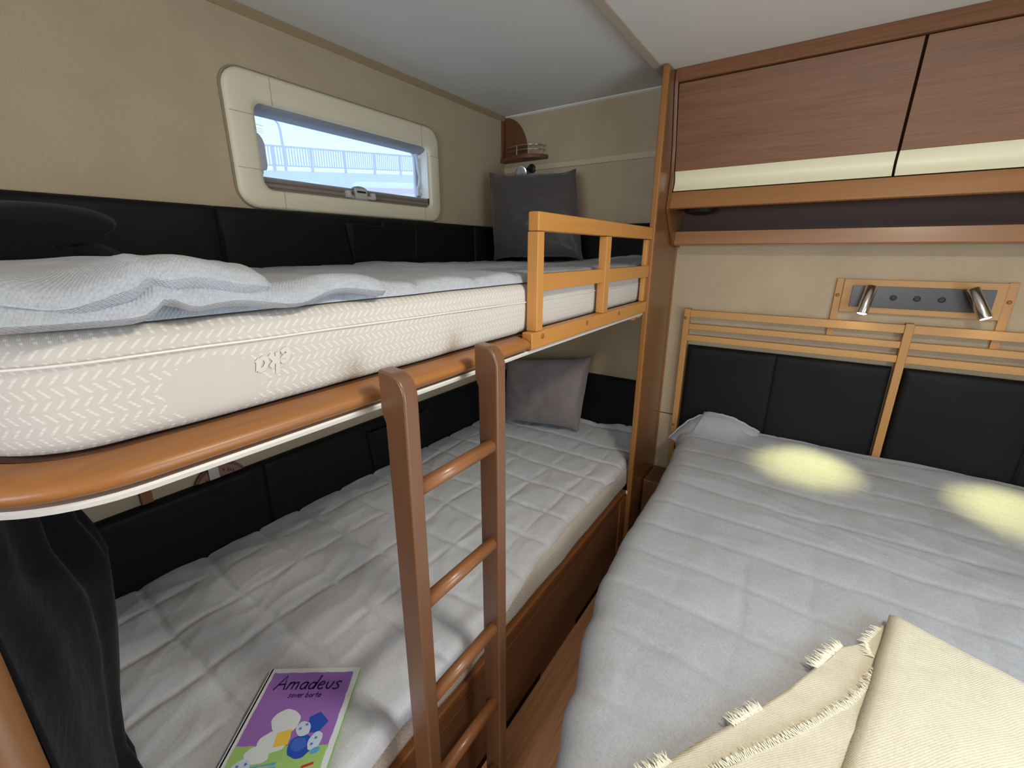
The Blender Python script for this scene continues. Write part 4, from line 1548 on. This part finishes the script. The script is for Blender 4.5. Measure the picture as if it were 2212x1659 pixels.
# plain still life standing in for the cover drawing: pillows, satchel, folded clothes, crayons
def art(name, polys, col, dz):
    mt = plain(name + '_print', col, 0.4, 0.4)
    for q_, P in enumerate(polys):
        mb_ = MB()
        bpoly(mb_, P, Z + dz + 0.00003 * q_, 0.0002)
        obj(name, mb_, mt, cover)


art('printed_pillow', [blob(0.43, 0.47, 0.145, 0.095, 0.15), blob(0.40, 0.62, 0.15, 0.085, -0.1), blob(0.30, 0.715, 0.12, 0.06, 0.1)], srgb(224, 232, 238), 0.0005)
art('printed_sheet', [[(0.40, 0.56), (0.53, 0.53), (0.55, 0.645), (0.42, 0.665)]], srgb(240, 206, 84), 0.0007)
art('printed_bag', [blob(0.675, 0.66, 0.115, 0.085, 0.1), [(0.655, 0.44), (0.75, 0.40), (0.865, 0.475), (0.80, 0.56), (0.70, 0.56)]], srgb(44, 84, 186), 0.0005)
art('printed_flap', [blob(0.655, 0.645, 0.075, 0.05, 0.1)], srgb(66, 110, 208), 0.0007)
art('printed_clothes', [blob(0.64, 0.53, 0.075, 0.055, 0.3), blob(0.80, 0.62, 0.06, 0.07, 0.5), blob(0.20, 0.80, 0.085, 0.06, -0.3)], srgb(206, 222, 240), 0.0006)
art('printed_towel', [[(0.27, 0.80), (0.52, 0.765), (0.55, 0.795), (0.30, 0.86)], blob(0.835, 0.69, 0.045, 0.022, -0.3)], srgb(96, 170, 220), 0.0008)
st = []
for (u, v) in ((0.61, 0.53), (0.66, 0.50), (0.80, 0.60), (0.78, 0.645), (0.17, 0.79), (0.22, 0.83), (0.24, 0.775)):
    st.append([(u + (0.020 if k % 2 == 0 else 0.008) * cos(k * pi / 5), v + (0.016 if k % 2 == 0 else 0.0065) * sin(k * pi / 5)) for k in range(10)])
art('printed_star', st, srgb(70, 120, 214), 0.0009)
art('printed_crayon', [[(0.755, 0.80), (0.775, 0.79), (0.865, 0.765), (0.87, 0.782), (0.78, 0.808)]], srgb(200, 56, 60), 0.0006)
art('printed_crayon', [[(0.69, 0.862), (0.71, 0.852), (0.80, 0.856), (0.80, 0.876), (0.71, 0.873)]], srgb(240, 218, 90), 0.0006)
art('printed_spoon', [[(0.36, 0.795), (0.52, 0.785), (0.52, 0.795), (0.37, 0.808)], blob(0.55, 0.78, 0.035, 0.02, -0.1)], srgb(170, 210, 130), 0.0009)

# ------------------------------------------------------------------ black curtain at the near end
S = [(0.600, -1.902, 1.095), (0.600, -1.899, 0.993), (0.600, -1.887, 0.956), (0.600, -1.879, 0.916), (0.600, -1.887, 0.838), (0.600, -1.895, 0.792), (0.600, -1.909, 0.713),
     (0.600, -1.918, 0.665), (0.605, -1.928, 0.620), (0.615, -1.922, 0.570), (0.635, -1.930, 0.490)]
rows = []
nv_, nu_ = 40, 46
for i in range(nv_ + 1):
    t = i / nv_
    s = t * (len(S) - 1)
    k = min(int(s), len(S) - 2)
    a = Vector(S[k]).lerp(Vector(S[k + 1]), s - k)
    a.x = lerp(0.60, a.x, 1)
    b = Vector((lerp(0.80, 0.852, min(1, t * 3)), -2.004, a.z))
    row = []
    for j in range(nu_ + 1):
        u = j / nu_
        p = a.lerp(b, u)
        amp = 0.010 * sin(pi * min(1, u * 1.6 + 0.12)) + 0.002
        f = amp * sin(u * 22 + 0.8 * sin(t * 3)) * (0.35 + 0.65 * (0.5 + 0.5 * cos(2 * pi * (t - 0.1)))) + 0.004 * nz(u * 3, t * 4, 2)
        dirn = Vector((b.y - a.y, a.x - b.x, 0)).normalized() * -1
        p = p - dirn * f
        row.append(p)
    # part folding back towards the wall
    back = []
    for j in range(14):
        u = j / 13
        q = a.lerp(Vector((0.10, -1.985, a.z)), 1 - u) + Vector((0, 0.006 * sin(u * 16 + t * 2), 0))
        q.y = min(q.y, a.y + 0.001)
        back.append(q)
    rows.append(back[:-1] + row)
m = MB().grid(rows)
tag(obj('curtain', m, W_['blackcloth'], smooth=True, solid=0.003), 'black curtain bunched at the near end of the lower bunk', 'curtain')

ep = thing('end_panel', 'brown wooden end panel with rounded edge in the lower left corner', 'panel', (0.45, -2.03, 0))
obj('panel', MB().box(0.004, 0.868, -2.050, -2.012, 0.0005, 1.09), W_['endpanel'], ep)
obj('rounded_edge', MB().tube([(0.868, -2.028, 0.0005), (0.868, -2.028, 1.09)], 0.022, 20), W_['endpanel'], ep, smooth=True)

# ------------------------------------------------------------------ things on the wall in the lower bunk
pq = thing('wooden_plaque', 'round brown wooden plaque with dark ticks on the wall above the lower leather panel', 'plaque', (0.01, -1.515, 0.684))


def segment(r, z0, n_=30):
    a0 = math.asin((z0 - 0.652) / r)
    return [(-1.516 + r * cos(lerp(a0, pi - a0, k / n_)), 0.652 + r * sin(lerp(a0, pi - a0, k / n_))) for k in range(n_ + 1)]


obj('disc', MB().prism(segment(0.076, 0.684), 'x', 0.0005, 0.0095), wood('plaque_wood', srgb(112, 66, 48), 'y', 0.5, 0.2), pq, bevel=0.0015)
obj('face', MB().prism(segment(0.068, 0.684), 'x', 0.0098, 0.0118), wood('plaque_face', srgb(138, 98, 86), 'y', 0.5, 0.15), pq)
m = MB()
for a, L in ((46, 0.012), (56, 0.007), (64, 0.012), (78, 0.009), (125, 0.005), (138, 0.005)):
    m = MB()
    r = math.radians(a)
    for rr in (0.052,):
        c_ = Vector((0.0128, -1.516 + rr * cos(r), 0.652 + rr * sin(r)))
        m.box(c_.x - 0.0003, c_.x + 0.0003, c_.y - 0.0012, c_.y + 0.0012, c_.z - L / 2, c_.z + L / 2)
    obj('tick_mark', m, W_['black'], pq)
obj('metal_clip', MB().box(0.0126, 0.018, -1.548, -1.519, 0.6845, 0.7215), W_['chrome'], pq, bevel=0.002)
tag(obj('wall_batten', MB().box(0.0005, 0.012, -1.708, -1.682, 0.6835, 0.80), W_['dark_z'], bevel=0.002), 'short dark wooden batten on the wall above the lower leather panel', 'batten')
tag(obj('wall_hatch', MB().prism(rrect(-1.31, -0.76, 0.725, 1.02, 0.05), 'x', 0.0005, 0.012), W_['cream'], bevel=0.003), 'cream plastic hatch with round corners on the wall below the upper bunk', 'hatch')

# ================================================================== OUTSIDE THE WINDOW
W_['galv'] = plain('galvanised_steel', srgb(104, 116, 150), 0.6, 0.4)
W_['conc'] = plain('hazed_concrete', srgb(176, 186, 204), 0.9, 0.2, bump=0.2, bscale=6)  # haze of the pane painted into the concrete and camper colours
W_['vanw'] = plain('hazed_white_paint', srgb(206, 210, 222), 0.3, 0.5)
W_['vanr'] = plain('hazed_red_stripe', srgb(190, 110, 124), 0.3, 0.5)
XO = -21.4


def rz(y):
    return 6.20 + 0.106 * (y - 10.96)


rg = thing('bridge_railing', 'grey steel railing on the bridge outside the window', 'railing', (XO, 14.0, 5.2))
Y0, Y1 = 7.0, 23.5
obj('hand_rail', MB().tube([(XO, Y0, rz(Y0)), (XO, Y1, rz(Y1))], 0.045, 8), W_['galv'], rg)
obj('lower_rail', MB().tube([(XO, Y0, rz(Y0) - 0.86), (XO, Y1, rz(Y1) - 0.86)], 0.035, 8), W_['galv'], rg)
k = -1
while 10.96 + 2.04 * k < Y1:
    y = 10.96 + 2.04 * k
    obj('railing_post', MB().box(XO - 0.05, XO + 0.05, y - 0.055, y + 0.055, rz(y) - 1.10, rz(y)), W_['galv'], rg)
    k += 1
b0 = None
n_b = 0
y = Y0 + 0.6
while y < 21.5 and n_b < 95:
    mb_ = MB().box(XO - 0.015, XO + 0.015, y - 0.027, y + 0.027, rz(y) - 0.86, rz(y))
    obj('baluster', mb_, W_['galv'], rg)
    y += 0.150
    n_b += 1
m = MB().prism([(Y0 - 3, rz(Y0 - 3) - 1.08), (Y1, rz(Y1) - 1.08), (Y1, -1.0), (Y0 - 3, -1.0)], 'x', XO - 0.3, XO - 0.06)
tag(obj('bridge_wall', m, W_['conc']), 'haze-washed concrete side of the bridge below the steel railing', 'bridge')
sl = thing('street_lamp', 'tall curved street lamp standing behind the bridge railing', 'street lamp', (XO - 0.4, 11.75, 5.0))
pts = [(XO - 0.45, 11.85, -0.6), (XO - 0.45, 11.79, 6.4), (XO - 0.45, 11.76, 7.1), (XO - 0.45, 11.70, 7.35), (XO - 0.45, 11.55, 7.5), (XO - 0.45, 11.2, 7.56), (XO - 0.45, 10.9, 7.6)]
obj('lamp_pole', MB().tube(pts, 0.07, 8, True, [0.085, 0.07, 0.06, 0.055, 0.05, 0.05, 0.05]), W_['galv'], sl, smooth=True)
obj('lamp_head', MB().box(XO - 0.55, XO - 0.35, 10.5, 10.95, 7.56, 7.66), W_['galv'], sl)


def van(label, A, B, depth, h, name='parked_camper'):
    A, B = Vector(A), Vector(B)
    d = (B - A).normalized()
    nrm = Vector((-d.y, d.x))
    if nrm.x > 0:
        nrm = -nrm

    def ext(z0, z1, inset=0.0):
        P = [A + d * inset, B - d * inset, B - d * inset + nrm * depth, A + d * inset + nrm * depth]
        return MB().prism([(p.x, p.y) for p in P], 'z', z0, z1)
    t = thing(name, label, 'camper', ((A.x + B.x) / 2, (A.y + B.y) / 2, -0.6))
    obj('camper_body', ext(-0.4, h), W_['vanw'], t, bevel=0.12, seg=4)
    mbx = MB()
    P = [A - nrm * 0.012 + d * 0.08, B - nrm * 0.012 - d * 0.08, B + nrm * 0.02 - d * 0.08, A + nrm * 0.02 + d * 0.08]
    mbx.prism([(p.x, p.y) for p in P], 'z', h - 0.19, h - 0.11)
    obj('red_stripe', mbx, W_['vanr'], t)
    for q in (0.25, 0.8):
        c_ = A.lerp(B, q)
        obj('wheel', MB().cyl((c_.x - nrm.x * 0.02, c_.y - nrm.y * 0.02, -0.3), (c_.x + nrm.x * 0.2, c_.y + nrm.y * 0.2, -0.3), 0.3, 20), W_['black'], t)


van('white camper with a red stripe parked outside, right one below the bridge', (-5.35, 3.10), (-3.8, 4.55), 2.0, 2.47)
van('white camper with a red stripe parked outside, left one below the bridge', (-7.4, 2.30), (-6.05, 2.95), 1.6, 2.50)
struct('ground_outside', MB().box(-40, -1.0, -15, 40, -0.65, -0.6), W_['conc'], 'paved ground outside')  # outdoor ground slab, not a trim of the room
